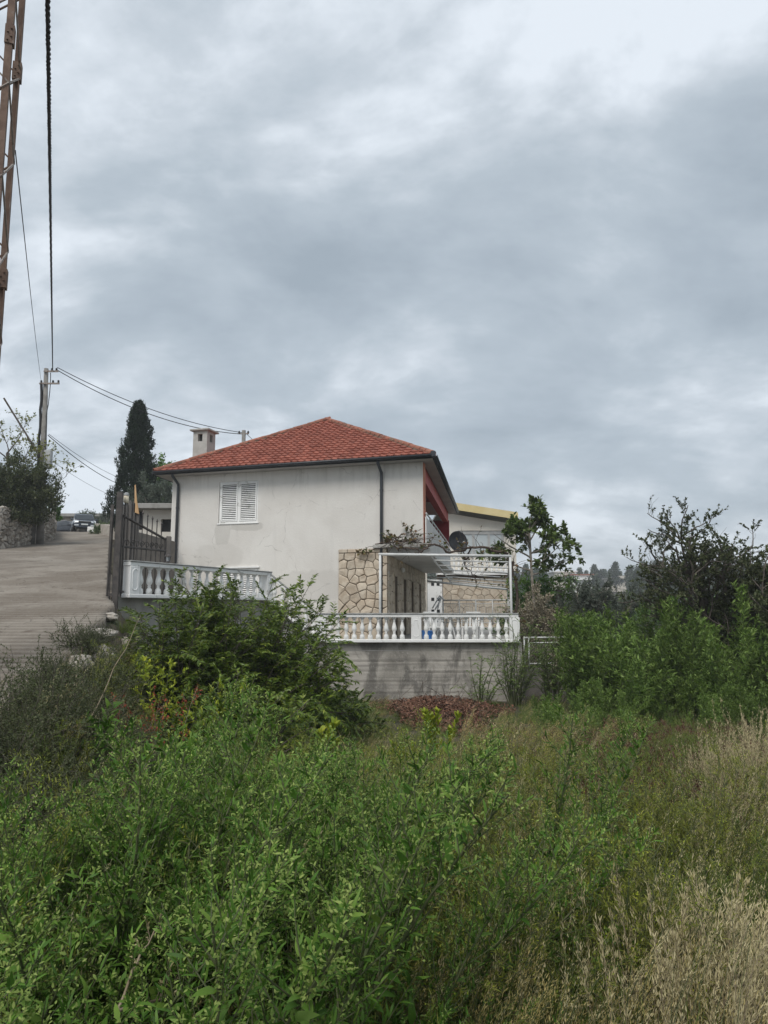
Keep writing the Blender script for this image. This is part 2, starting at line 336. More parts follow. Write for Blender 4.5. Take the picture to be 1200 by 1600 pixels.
# ------------------------------------------------------------ terrain
def sst(x, a, b):
    t = np.clip((np.asarray(x, float)-a)/(b-a), 0, 1); return t*t*(3-2*t)
XE = ([-10, -2, 3, 8, 11, 14.5, 16, 32, 57, 80, 400], [-.6, -1.3, -2.6, -3.85, -4.5, -5.45, -6.15, -12.4, -22.0, -32, -150])
def xe(y): return np.interp(y, *XE)
XL = ([-10, 10, 25, 33.5, 39, 44.6, 57, 80], [-14, -16, -19, -18.5, -19.4, -20.9, -26.6, -38])
def xl(y): return np.interp(y, *XL)
def roadz(y):
    y = np.asarray(y, float); return -1.98+.1425*np.minimum(y, 59)-.0015*np.maximum(y-59, 0)
_ph = rng.uniform(0, 6.28, (2, 14)); _k = rng.normal(0, 1, (14, 2))
def bump2(x, y, s=1.):
    x = np.asarray(x, float)*s; y = np.asarray(y, float)*s; r = 0
    for i in range(14): r = r+np.sin(x*_k[i, 0]*1.3+y*_k[i, 1]*1.3+_ph[0, i])*.5/(1+i*.15)
    return r*.25
def ground(x, y):
    x = np.asarray(x, float); y = np.asarray(y, float)
    f = -1.95-.035*np.clip(y, -20, 21)-.045*np.clip(y-21, 0, 80)
    f = f+.10*bump2(x, y, 1.1)+.045*bump2(x, y, 3.7)
    hill = sst(y+.25*x, 120, 285)*(12.2+2*bump2(x, y, .03)+1.2*bump2(x, y, .11)) - sst(y, 320, 700)*6
    f = f+hill
    rz = roadz(y)-.14
    left = 1.7*sst(y, 26, 34)*sst(xl(y)-x, 1.6, 3.2)          # bank behind the dry wall
    rz = rz+left
    wd = 1.5+sst(y, 20, 30)*13+sst(y, 60, 160)*60
    w_ = sst(x-xe(y), .05, 1.)*0+sst((x-xe(y))/wd, .0, 1.)
    return rz*(1-w_)+f*w_
def gz(x, y): return float(ground(x, y))
def gridmesh(name, xs, ys, zf, m):
    X, Y = np.meshgrid(xs, ys); Z = zf(X, Y); n = X.size; W = len(xs); H = len(ys)
    co = np.stack([X, Y, Z], -1).reshape(-1, 3)
    i = np.arange((H-1)*(W-1)); r, c = i//(W-1), i % (W-1); a = r*W+c
    q = np.stack([a, a+1, a+W+1, a+W], 1)
    return npmesh(name, co, q, [m], None, True)
def npmesh(name, co, faces, mats, mi=None, smooth=False):
    me = bpy.data.meshes.new(name); n = len(co); k = faces.shape[1]; f = len(faces)
    me.vertices.add(n); me.vertices.foreach_set('co', np.ascontiguousarray(co, np.float32).ravel())
    me.loops.add(f*k); me.loops.foreach_set('vertex_index', np.ascontiguousarray(faces, np.int32).ravel())
    me.polygons.add(f); me.polygons.foreach_set('loop_start', np.arange(0, f*k, k, dtype=np.int32))
    for m in mats: me.materials.append(m)
    if mi is not None: me.polygons.foreach_set('material_index', np.ascontiguousarray(mi, np.int32))
    if smooth: me.polygons.foreach_set('use_smooth', np.ones(f, bool))
    me.update(calc_edges=True); me.validate(); return me
def spread(lo, hi, c, n, p=5.5):
    t = np.linspace(-1, 1, n); s = np.sinh(t*p)/math.sinh(p); return np.where(s < 0, c+s*(c-lo), c+s*(hi-c))
xs = spread(-600, 900, -2, 240); ys = spread(-60, 1400, 8, 280, 6.0)
o = bpy.data.objects.new('ground', gridmesh('ground', xs, ys, ground, M['soil'])); COL.objects.link(o); tag(o, kind='structure')
# road: one sheet with cast cross ribs
def road():
    ys = np.concatenate([np.arange(-6, 2, .5), np.arange(2, 24, .027), np.arange(24, 60, .25), np.arange(60, 110, 2.)])
    ts = np.concatenate([np.linspace(0, .35, 30), np.linspace(.36, 1, 24)])
    T, Y = np.meshgrid(ts, ys)
    e = xe(Y)+.10*bump2(Y, Y*.3, 2.2)*(1-T)+.06*np.sin(Y*3.1)*(T < .02); X = e+(xl(Y)-e)*T
    Z = roadz(Y)
    near = 1-.8*sst(Y, 17, 26)
    yw = Y+.06*bump2(X, Y, .8)+.02*bump2(X, Y, 4)
    amp = np.clip(.85+.4*bump2(X, Y, .45), .25, 1.1)
    Z = Z-near*.055*amp*(.5+.5*np.sin(yw*2*math.pi/.27))**3 + .03*bump2(X, Y, .5)+near*.006*bump2(X, Y, 19)
    Z = Z - .22*sst(-(X-e), .28, 0.)*(T < .2)*(.6+.4*np.sin(Y*1.7)**2)*0
    co = np.stack([X, Y, Z], -1).reshape(-1, 3); H, W = X.shape
    i = np.arange((H-1)*(W-1)); r, c = i//(W-1), i % (W-1); a = r*W+c; q = np.stack([a, a+1, a+W+1, a+W], 1)
    # broken slab edge going down
    n0 = len(co); ex = co.reshape(H, W, 3)[:, 0, :].copy(); ex[:, 2] -= .35; ex[:, 0] += .03; co = np.concatenate([co, ex])
    a = np.arange(H-1); q = np.concatenate([q, np.stack([a*W, (a+1)*W, n0+a+1, n0+a], 1)])
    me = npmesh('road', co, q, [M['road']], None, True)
    dirt_or_shade = (near*np.clip(amp+.1, 0, 1)*(.5+.5*np.sin(yw*2*math.pi/.27))**2.2*np.clip(.75+.6*bump2(X, Y, 2.3), 0, 1)).ravel(); dirt_or_shade = np.concatenate([dirt_or_shade, dirt_or_shade.reshape(X.shape)[:, 0]])  # painted shade weight per vertex, strongest in the grooves, broken up by bumps
    at_ = me.attributes.new('groove_shade', 'FLOAT', 'POINT'); at_.data.foreach_set('value', dirt_or_shade.astype(np.float32))
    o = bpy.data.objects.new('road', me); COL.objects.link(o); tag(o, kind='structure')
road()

# ------------------------------------------------------------ voronoi stones
def clip(poly, nx, ny, c):
    out = []
    for i in range(len(poly)):
        a, b = poly[i], poly[(i+1) % len(poly)]; da = a[0]*nx+a[1]*ny-c; db = b[0]*nx+b[1]*ny-c
        if da <= 0: out.append(a)
        if da*db < 0: t = da/(da-db); out.append((a[0]+(b[0]-a[0])*t, a[1]+(b[1]-a[1])*t))
    return out
def cells(x0, x1, z0, z1, sx, sz, seed, jit=.27):
    r = random.Random(seed); nx = max(1, round((x1-x0)/sx)); nz = max(1, round((z1-z0)/sz)); P = {}
    for j in range(nz):
        sh = r.uniform(-.3, .3)*(nx > 2)
        for i in range(nx):
            P[i, j] = (x0+(i+.5+sh+r.uniform(-jit, jit)*1.25)*(x1-x0)/nx, z0+(j+.5+r.uniform(-jit, jit))*(z1-z0)/nz)
    res = []
    for (i, j), p in P.items():
        poly = [(x0, z0), (x1, z0), (x1, z1), (x0, z1)]
        for di in range(-2, 3):
            for dj in range(-2, 3):
                q = P.get((i+di, j+dj))
                if q is None or q == p: continue
                nx_, ny_ = q[0]-p[0], q[1]-p[1]; mx, my = (p[0]+q[0])/2, (p[1]+q[1])/2
                poly = clip(poly, nx_, ny_, nx_*mx+ny_*my)
                if len(poly) < 3: break
            if len(poly) < 3: break
        if len(poly) >= 3: res.append(poly)
    return res
def stone_mb(poly, fr, gap, proud, seed=0, mb=None, d0=0., lump=.25):
    """poly in (t,z) of frame fr(t,z,d) -> world. chamfered raised stone"""
    r = random.Random(seed); mb = mb or MB()
    cx = sum(p[0] for p in poly)/len(poly); cz = sum(p[1] for p in poly)/len(poly)
    # merge near points
    pts = []
    for p in poly:
        if not pts or math.hypot(p[0]-pts[-1][0], p[1]-pts[-1][1]) > .035: pts.append(p)
    if len(pts) > 2 and math.hypot(pts[0][0]-pts[-1][0], pts[0][1]-pts[-1][1]) < .035: pts.pop()
    if len(pts) < 3: return None
    def inset(g):
        out = []
        for p in pts:
            dx, dz = p[0]-cx, p[1]-cz; L = math.hypot(dx, dz) or 1; k = max(.3, (L-g*1.3)/L); out.append((cx+dx*k, cz+dz*k))
        return out
    a = inset(gap); b = inset(gap+proud*.55); n = len(pts); vs = [fr(p[0], p[1], d0) for p in a]
    vs += [fr(p[0]+r.uniform(-1, 1)*.006, p[1]+r.uniform(-1, 1)*.006, d0+proud*(.62+r.uniform(-.1, .1))) for p in inset(gap*1.05)]
    vs += [fr(p[0], p[1], d0+proud*(1+r.uniform(-lump, lump))) for p in b]; vs.append(fr(cx, cz, d0+proud*(1.05+r.uniform(-lump, lump))))
    fs = []
    for i in range(n):
        j = (i+1) % n; fs += [(i, j, n+j, n+i), (n+i, n+j, 2*n+j, 2*n+i), (2*n+i, 2*n+j, 3*n)]
    mb.add(vs, fs); return mb
def stones(parent, regions, fr, sx, sz, gap, proud, seed, name='stone', mat=None, d0=0., cap=295, lump=.25):
    k = 0; rest = MB()
    for ri, (x0, x1, z0, z1) in enumerate(regions):
        for poly in cells(x0, x1, z0, z1, sx, sz, seed+ri*17):
            if k < cap:
                m = stone_mb(poly, fr, gap, proud, k, None, d0, lump)
                if m: m.build(name, mat or M['stone'], parent); k += 1
            else: stone_mb(poly, fr, gap, proud, k, rest, d0, lump)
    if rest.v: tag(rest.build(name+'_rest', mat or M['stone'], parent), kind='stuff')
def frame(o, u, n):
    o, u, n = V3(o), V3(u).normalized(), V3(n).normalized()
    return lambda t, z, d=0.: V3((o.x+u.x*t+n.x*d, o.y+u.y*t+n.y*d, z))
def wallgrid(fr, ts, zs, holes, th, mb=None, mi=0):
    """solid wall between t and z cuts with openings; holes = [(t0,t1,z0,z1)]"""
    mb = mb or MB(); ts = sorted(set(ts)|{h[0] for h in holes}|{h[1] for h in holes}); zs = sorted(set(zs)|{h[2] for h in holes}|{h[3] for h in holes})
    def hole(i, j):
        if i < 0 or j < 0 or i >= len(ts)-1 or j >= len(zs)-1: return True
        c, d = (ts[i]+ts[i+1])/2, (zs[j]+zs[j+1])/2
        return any(h[0] < c < h[1] and h[2] < d < h[3] for h in holes)
    for i in range(len(ts)-1):
        for j in range(len(zs)-1):
            if hole(i, j): continue
            a, b, c, d = ts[i], ts[i+1], zs[j], zs[j+1]
            mb.add([fr(a, c, 0), fr(b, c, 0), fr(b, d, 0), fr(a, d, 0)], [(0, 1, 2, 3)], mi); mb.add([fr(a, c, -th), fr(b, c, -th), fr(b, d, -th), fr(a, d, -th)], [(3, 2, 1, 0)], mi)
            for (di, dj, p, q) in ((-1, 0, (a, c), (a, d)), (1, 0, (b, c), (b, d)), (0, -1, (a, c), (b, c)), (0, 1, (a, d), (b, d))):
                if hole(i+di, j+dj): mb.add([fr(*p, 0), fr(*q, 0), fr(*q, -th), fr(*p, -th)], [(0, 1, 2, 3)], mi)
    return mb

# ------------------------------------------------------------ the house
A = V3((-7.76, 25.7, 0)); B = V3((1.28, 23.0, 0)); SD = V3((.156, .988, 0)).normalized()
UD = (B-A).normalized(); FN = V3((UD.y, -UD.x, 0)); LEN = (B-A).length; DEP = 12.7
SN = V3((SD.y, -SD.x, 0))                # outward on the right side
FZ = -1.0                                 # terrace floor
EAVE = 4.94
house = empty('house', (A.x, A.y, FZ), 'two storey white plastered house with red tiled hip roof and stone clad corner', 'house')
FF = frame(A, UD, FN)                     # facade: t from left corner
def fac(px, py):                          # where the sight line meets the facade plane
    d = pix_dir(px, py); s = (A.dot(FN))/d.dot(FN); p = d*s; return ((p-A).dot(UD), p.z)
def build_house():
    C = B+SD*DEP; D = A+SD*DEP
    w0 = fac(341, 818); w1 = fac(404, 751); l0 = fac(338, 950); l1 = fac(404, 887)
    win = (w0[0], w1[0], w0[1], w1[1]+.02); low = (l0[0], l1[0], l0[1]+.1, l1[1])
    tc = fac(604, 860)[0]; ts0 = fac(530, 880)[0]; zst = fac(560, 858)[1]
    holes = [win, low, (tc, LEN, -1.6, 1.82)]
    wallgrid(FF, [0, LEN], [-1.6, EAVE-.12], holes, .32).build('wall', M['facade'], house)
    # left, rear walls
    FL = frame(D, -SD, V3((-SN.x, -SN.y, 0))); wallgrid(FL, [0, DEP-.33], [-1.6, EAVE-.12], [], .3).build('wall', M['facade'], house)
    FB = frame(C-UD*1.6, -UD, SD); wallgrid(FB, [0, LEN-1.95], [-1.6, EAVE-.12], [], .3).build('wall', M['facade'], house)
    # orange painted end of the facade wall
    e = FF(LEN+.004, 1.83, -.01); MB().box(e, UD*.012, -FN*.30, V3((0, 0, EAVE-.13-1.83))).build('painted_edge', M['orange'], house)
    # windows
    def window(h, n, full=True):
        a, b, c, d = h; root = MB(); fw = .055
        for (x0, x1, z0, z1) in ((a+.01, a+.01+fw, c, d), (b-.01-fw, b-.01, c, d), (a+.01+fw, b-.01-fw, c, c+fw), (a+.01+fw, b-.01-fw, d-fw, d), ((a+b)/2-.04, (a+b)/2+.04, c+fw, d-fw)):
            root.box(FF(x0, z0, -.03), UD*(x1-x0), -FN*.06, V3((0, 0, z1-z0)))
        wn = root.build('window', M['white'], house, bevel=.006)
        m = (a+b)/2
        for (x0, x1) in ((a+.01+fw, m-.04), (m+.04, b-.01-fw)):
            q = MB(); s = .05
            for (u0, u1, z0, z1) in ((x0+.004, x0+s, c+fw+.004, d-fw-.004), (x1-s, x1-.004, c+fw+.004, d-fw-.004), (x0+s, x1-s, c+fw+.004, c+fw+s), (x0+s, x1-s, d-fw-s, d-fw-.004)):
                q.box(FF(u0, z0, -.012), UD*(u1-u0), -FN*.045, V3((0, 0, z1-z0)))
            q.build('shutter_leaf', M['white'], wn)
            z0, z1 = c+fw+s+.012, d-fw-s; k = int((z1-z0)/.066); p = (z1-z0)/k
            sl = MB().box(V3((0, 0, 0)), UD*(x1-x0-2*s-.004), -FN*.034+V3((0, 0, .036)), V3((0, 0, .010))+FN*.004)
            me = sl.mesh('slat', M['white'])
            for i in range(k): link('slat', me, wn, FF(x0+s+.002, z0+i*p, -.018)-wloc(wn))
            MB().box(FF(x0+.01, c+fw+.01, -.075), UD*(x1-x0-.02), -FN*.01, V3((0, 0, d-c-2*fw-.02))).build('backing', M['darkvoid'], wn)
        s = MB(); s.box(FF(a-.04, c-.045, .03), UD*(b-a+.08), -FN*.12, V3((0, 0, .043))); s.build('sill', M['white'], wn, bevel=.005)
    window(win, 1); window(low, 2)
    t0, z0 = fac(368, 887)[0], l1[1]
    MB().box(FF(low[0]-.05, low[3]+.002, .05), UD*(low[1]-low[0]+.1), -FN*.10, V3((0, 0, .05))).build('lintel', M['white'], house)
    # stone cladding on the facade corner
    zs = [FZ-.1, zst-.05]
    MB().box(FF(ts0, FZ-.2, .045), UD*(tc-ts0+.045), -FN*.043, V3((0, 0, zst-FZ+.2))).build('stone_backing', M['joint'], house)
    stones(house, [(ts0, tc+.05, FZ, zst-.13)], lambda t, z, d=0: FF(t, z, .046+d), .36, .27, .011, .045, 5)
    # flat coping course on top of the cladding
    r = random.Random(3); t = ts0
    while t < tc:
        wd_ = min(r.uniform(.28, .5), tc+.02-t)
        if wd_ > .08: MB().box(FF(t+.006, zst-.12, .098), UD*(wd_-.012), -FN*.05, V3((0, 0, .115))).build('stone', M['stone'], house, bevel=.012)
        t += wd_
    # receding stone side wall of the lower storey
    Sc = FF(tc, 0, 0); FS = frame(Sc, SD, SN)
    sl = DEP-.2
    ops = [(1.5, 2.5, FZ+.05, 1.15), (3.9, 5.0, FZ+.05, 1.15), (6.4, 7.5, FZ+.9, 1.15), (9.4, 10.5, FZ+.05, 1.15)]
    wallgrid(FS, [.05, sl], [-1.6, 1.80], ops, .35).build('wall', M['joint'], house)
    regs = [(-.0, 1.5, FZ, 1.8)]
    for i, h in enumerate(ops):
        regs.append((h[0], h[1], h[3], 1.8)); nx = ops[i+1][0] if i+1 < len(ops) else sl; regs.append((h[1], nx, FZ, 1.8))
        if h[2] > FZ+.2: regs.append((h[0], h[1], FZ, h[2]))
    stones(house, regs, lambda t, z, d=0: FS(t, z, .002+d), .42, .30, .020, .05, 40)
    for h in ops:
        q = MB(); fw = .06
        for (x0, x1, z0, z1) in ((h[0]+.002, h[0]+fw, h[2], h[3]-.002), (h[1]-fw, h[1]-.002, h[2], h[3]-.002), (h[0]+fw, h[1]-fw, h[3]-fw, h[3]-.002), (h[0]+fw, h[1]-fw, h[2], h[2]+fw), ((h[0]+h[1])/2-.03, (h[0]+h[1])/2+.03, h[2]+fw, h[3]-fw)):
            q.box(FS(x0, z0, -.08), SD*(x1-x0), -SN*.07, V3((0, 0, z1-z0)))
        wn = q.build('glazed_door', M['white'], house)
        MB().box(FS(h[0]+fw-.01, h[2]+fw-.01, -.11), SD*(h[1]-h[0]-2*fw+.02), -SN*.01, V3((0, 0, h[3]-h[2]-2*fw+.02))).build('pane', M['glass'], wn)
        MB().box(FS(h[0]-.06, h[2], .07), SD*.058, -SN*.2, V3((0, 0, h[3]-h[2]+.05))).build('door_surround', M['stone'], house)
    # small wall lamp under the balcony
    MB().lathe(FS(3.2, 1.45, .12), [(-.09, .03), (-.05, .075), (.05, .075), (.09, .03)], 8).build('wall_lamp', M['white'], house, True)
    # balcony slab over the side terrace, its front edge runs along the stone corner
    zb0, zb1 = 1.80, 1.97; wdt = LEN+.16-tc
    mb = MB(); o0 = FF(tc-.25, zb0, .12); mb.prism([FF(tc-.0, zb0, .0), FF(LEN+.22, zb0, .0), FF(LEN+.22, zb0, 0)+SD*(DEP-.0), FF(tc, zb0, 0)+SD*(DEP-.0)], (0, 0, zb1-zb0))
    mb.build('balcony_slab', M['ceil'], house)
    mb = MB().prism([FF(tc-.42, zst+.0, .20), FF(LEN+.26, zst, .20), FF(LEN+.26, zst, .003), FF(tc-.42, zst, .003)], (0, 0, .12)); mb.build('slab_edge', M['concrete_l'], house, bevel=.02)
    # loggia: rear wall, end wall, beam, cross beam, ceiling, column
    Q = FF(tc-.35, 0, 0); FQ = frame(Q, SD, SN)
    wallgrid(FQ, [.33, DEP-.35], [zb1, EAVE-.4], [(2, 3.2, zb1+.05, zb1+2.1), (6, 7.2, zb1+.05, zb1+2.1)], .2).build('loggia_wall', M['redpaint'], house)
    for s0 in (2, 6):
        dn = MB().box(FQ(s0+.02, zb1+.05, -.1), SD*1.16, -SN*.05, V3((0, 0, 2.04))).build('loggia_door', M['white'], house)
        MB().box(FQ(s0+.12, zb1+.9, -.085), SD*.96, -SN*.01, V3((0, 0, 1.05))).build('pane', M['glass'], dn)
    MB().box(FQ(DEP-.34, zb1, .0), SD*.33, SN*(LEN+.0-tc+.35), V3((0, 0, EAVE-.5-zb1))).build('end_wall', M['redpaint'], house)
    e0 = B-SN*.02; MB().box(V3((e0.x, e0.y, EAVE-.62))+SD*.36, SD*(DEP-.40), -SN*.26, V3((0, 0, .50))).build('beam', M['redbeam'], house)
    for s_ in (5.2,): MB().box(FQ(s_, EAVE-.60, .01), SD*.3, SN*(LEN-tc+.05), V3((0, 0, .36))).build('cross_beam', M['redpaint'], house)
    MB().box(FQ(.33, EAVE-.22, .0), SD*(DEP-.6), SN*(LEN-tc+.1), V3((0, 0, .08))).build('loggia_ceiling', M['ceil'], house)
    # balcony parapet panel and rail
    rz = fac(661, 802)[1]
    MB().box(FF(LEN+.10, zb1+.003, -.0)+SD*.03, SD*(DEP-.5), -SN*.04, V3((0, 0, rz-zb1-.12))).build('balcony_panel', M['ceil'], house)
    MB().tube([FF(LEN+.10, rz, 0)+SD*.03, FF(LEN+.10, rz, 0)+SD*(DEP-.5)], .028, 8).build('handrail', M['whitemetal'], house, True)
    q = MB()
    for k in range(12): p = FF(LEN+.10, rz-.13, 0)+SD*(.05+k*(DEP-.6)/11.); q.tube([p, p+V3((0, 0, .13))], .014, 6)
    q.build('handrail_supports', M['whitemetal'], house)
    # ---- roof
    ov = .50
    def off(P, a, b): return P+UD*a+SD*b
    A_, B_, C_, D_ = off(A, -ov, -ov), off(B, ov*.75, -ov), off(C, ov*.75, ov), off(D, -ov, ov)
    for q in (A_, B_, C_, D_): q.z = EAVE
    P1 = (A+B)/2+SD*5.0; P1.z = 7.93; P2 = (C+D)/2-SD*5.0; P2.z = 7.93
    P1 = V3((-2.40, 29.2, 7.90))
    roof = MB().add([A_, B_, C_, D_, P1, P2], [(0, 1, 4), (1, 2, 5, 4), (2, 3, 5), (3, 0, 4, 5), (0, 3, 2, 1)])
    rf = roof.build('roof', M['cement'], house)
    # soffit ring
    zs_ = EAVE-.115
    def z_(p, z): return V3((p.x, p.y, z))
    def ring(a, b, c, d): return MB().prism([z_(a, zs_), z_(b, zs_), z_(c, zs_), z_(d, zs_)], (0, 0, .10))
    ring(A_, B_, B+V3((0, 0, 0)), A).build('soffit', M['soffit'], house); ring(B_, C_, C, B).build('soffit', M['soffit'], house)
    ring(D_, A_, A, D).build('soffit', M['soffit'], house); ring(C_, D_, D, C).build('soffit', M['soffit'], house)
    # gutters: half round troughs with back fascia
    def gutter(a, b, out):
        a, b, out = V3(a), V3(b), V3(out).normalized(); d = (b-a).normalized(); q = MB(); n = 7; r = .065
        prof = [(out*(r+math.cos(math.pi+math.pi*i/(n-1))*r*1.0)+V3((0, 0, -math.sin(math.pi*i/(n-1))*r*1.25))) for i in range(n)]
        inner = [p*.86+out*.009+V3((0, 0, .002)) for p in prof]
        loop = prof+inner[::-1]
        q.prism([a+p+V3((0, 0, -.005)) for p in loop], b-a)
        q.box(a-out*.02+V3((0, 0, -.13)), b-a, out*.018, V3((0, 0, .13)))
        q.build('gutter', M['gutter'], house, True)
    gutter(A_+FN*.02, B_+FN*.02, FN); gutter(B_+SN*.02, C_+SN*.02, SN); gutter(A_-SN*.02, D_-SN*.02, -SN)
    MB().cb(B_+FN*.05+SN*.03+V3((0, 0, -.10)), .15, .15, .20, 0).build('gutter_corner', M['gutter'], house, bevel=.02)
    # downpipes
    def pipe(t, zb, elbow):
        top = FF(t, EAVE-.06, ov-.02) if elbow else FF(t, EAVE-.06, .48)
        pts = [top, top+V3((0, 0, -.12)), FF(t+.0, EAVE-.42, .09), FF(t+.0, EAVE-.55, .085), FF(t, zb, .085)]
        p = MB().tube(pts, .052, 10).build('downpipe', M['gutter'], house, True)
        q = MB()
        for z in np.arange(zb+.4, EAVE-.7, 1.5): q.lathe(FF(t, z, .085), [(0, .062), (.05, .062)], 10)
        q.build('pipe_clip', M['gutter'], p)
    pipe(fac(279, 800)[0], .22, True)
    t2 = fac(597, 800)[0]; pipe(t2, FZ, True)
    # tiles
    tw, tl = .243, .305
    def tile_mesh():
        n = 8; prof = []
        for i in range(n):
            u = i/(n-1); h = .034*math.sin(math.pi*min(1, u/.48))**1.2 if u < .48 else -.004+.012*abs(math.sin(math.pi*(u-.48)/.52*2))
            prof.append((u*tw*1.03, h))
        mb = MB(); vs = []
        for (v, lift) in ((-.02, .052), (tl+.03, .002)):
            for x, h in prof: vs.append((x, v, h+lift))
        for x, h in prof: vs.append((x, -.02, h+.008))
        fs = [(i, i+1, n+i+1, n+i) for i in range(n-1)]+[(2*n+i, 2*n+i+1, i+1, i) for i in range(n-1)]
        return mb.add(vs, fs)
    tmb = tile_mesh(); tme = tmb.mesh('roof_tile', M['tile'])
    for p in tme.polygons: p.use_smooth = False
    def slope(e0, e1, apexes, individual):
        u = (e1-e0).normalized(); poly = [e0, e1]+apexes
        nrm = (e1-e0).cross(apexes[0]-e0).normalized(); up = nrm.cross(u)
        if up.z < 0: up = -up; nrm = -nrm
        Hh = (apexes[0]-e0).dot(up); p2 = [((q-e0).dot(u), (q-e0).dot(up)) for q in poly]
        def inside(x, y):
            k = True
            for i in range(len(p2)):
                a, b = p2[i], p2[(i+1) % len(p2)]
                if (b[0]-a[0])*(y-a[1])-(b[1]-a[1])*(x-a[0]) < -.0: k = False
            return k
        mat = Matrix((u, up, nrm)).transposed().to_4x4(); rest = MB(); c = 0; rows = int(Hh/tl)+1
        r = random.Random(11); L = (e1-e0).length
        for j in range(rows):
            for i in range(int(L/tw)+1):
                x, y = i*tw, j*tl
                if not inside(x+tw/2, y+tl*.5): continue
                loc = e0+u*x+up*(y-.03)+nrm*.012
                jit = Matrix.Rotation(r.uniform(-.012, .012), 4, 'Z') @ Matrix.Rotation(r.uniform(-.012, .012), 4, 'X')
                Mx = Matrix.Translation(loc+nrm*r.uniform(0, .006)) @ mat @ jit
                if individual and c < 300:
                    o = bpy.data.objects.new('roof_tile', tme); COL.objects.link(o); o.parent = rf; o.matrix_local = Matrix.Translation(-wloc(rf)) @ Mx; c += 1
                else: rest.add([Mx @ V3(v) for v in tmb.v], tmb.f)
        tag(rest.build('tile_field', M['tile'], rf), kind='stuff')
    slope(A_, B_, [P1], True); slope(B_, C_, [P2, P1], False); slope(D_, A_, [P1, P2], False); slope(C_, D_, [P2], False)
    # hip and ridge tiles on a cement bed
    hm = MB(); n = 7
    def cap_mesh(L, r0, r1):
        q = MB(); vs = []
        for (x, rr) in ((0, r0), (L, r1)):
            for i in range(n): a = math.pi*(i/(n-1)); vs.append((x, math.cos(a)*rr, math.sin(a)*rr*.85))
        for i in range(n): a = math.pi*(i/(n-1)); vs.append((0, math.cos(a)*(r0-.02), math.sin(a)*(r0-.02)*.85))
        fs = [(i, i+1, n+i+1, n+i) for i in range(n-1)]+[(2*n+i, 2*n+i+1, i+1, i) for i in range(n-1)]
        return q.add(vs, fs)
    cme = cap_mesh(.40, .125, .095).mesh('ridge_tile', M['ridgetile'])
    def hip(a, b):
        a, b = V3(a), V3(b); d = (b-a).normalized(); side = d.cross(V3((0, 0, 1))).normalized(); up = side.cross(d); L = (b-a).length; k = int(L/.355)
        m = Matrix((d, side, up)).transposed().to_4x4(); r = random.Random(5)
        for i in range(k+1):
            o = bpy.data.objects.new('ridge_tile', cme); COL.objects.link(o); o.parent = rf
            o.matrix_local = Matrix.Translation(a+d*(i*.355-.02)+up*(.025+r.uniform(0, .012))-wloc(rf)) @ m @ Matrix.Rotation(-.05+r.uniform(-.02, .02), 4, 'Y')
        MB().box(a-side*.10-up*.02, (b-a), side*.20, up*.055).build('mortar_bed', M['cement'], rf)
    hip(A_, P1); hip(B_, P1); hip(P1, P2); hip(C_, P2); hip(D_, P2)
    # chimney
    c = V3((-7.12, 27.5, 4.6)); ch = MB(); s = .62; an = math.atan2(UD.y, UD.x)
    top = at(320, 676, 27.5).z
    ch.cb(c, s, s, top-.42-c.z, an)
    for dx in (-1, 1):
        for dy in (-1, 1): ch.cb(c+V3((math.cos(an)*dx*(s/2-.105)-math.sin(an)*dy*(s/2-.105), math.sin(an)*dx*(s/2-.105)+math.cos(an)*dy*(s/2-.105), top-.42-c.z)), .21, .21, .30, an)
    ch.cb(c+V3((0, 0, top-.12-c.z)), s, s, .12, an); ch.cb(c+V3((0, 0, top-.42-c.z)), s-.3, s-.3, .3, an, 1)
    # arched heads of the smoke openings
    chm = ch.build('chimney', [M['concrete_l'], M['darkvoid']], rf)
    MB().cb(V3((c.x, c.y, top)), s+.22, s+.22, .075, an).build('chimney_cap', M['concrete_l'], rf, bevel=.015)
build_house()

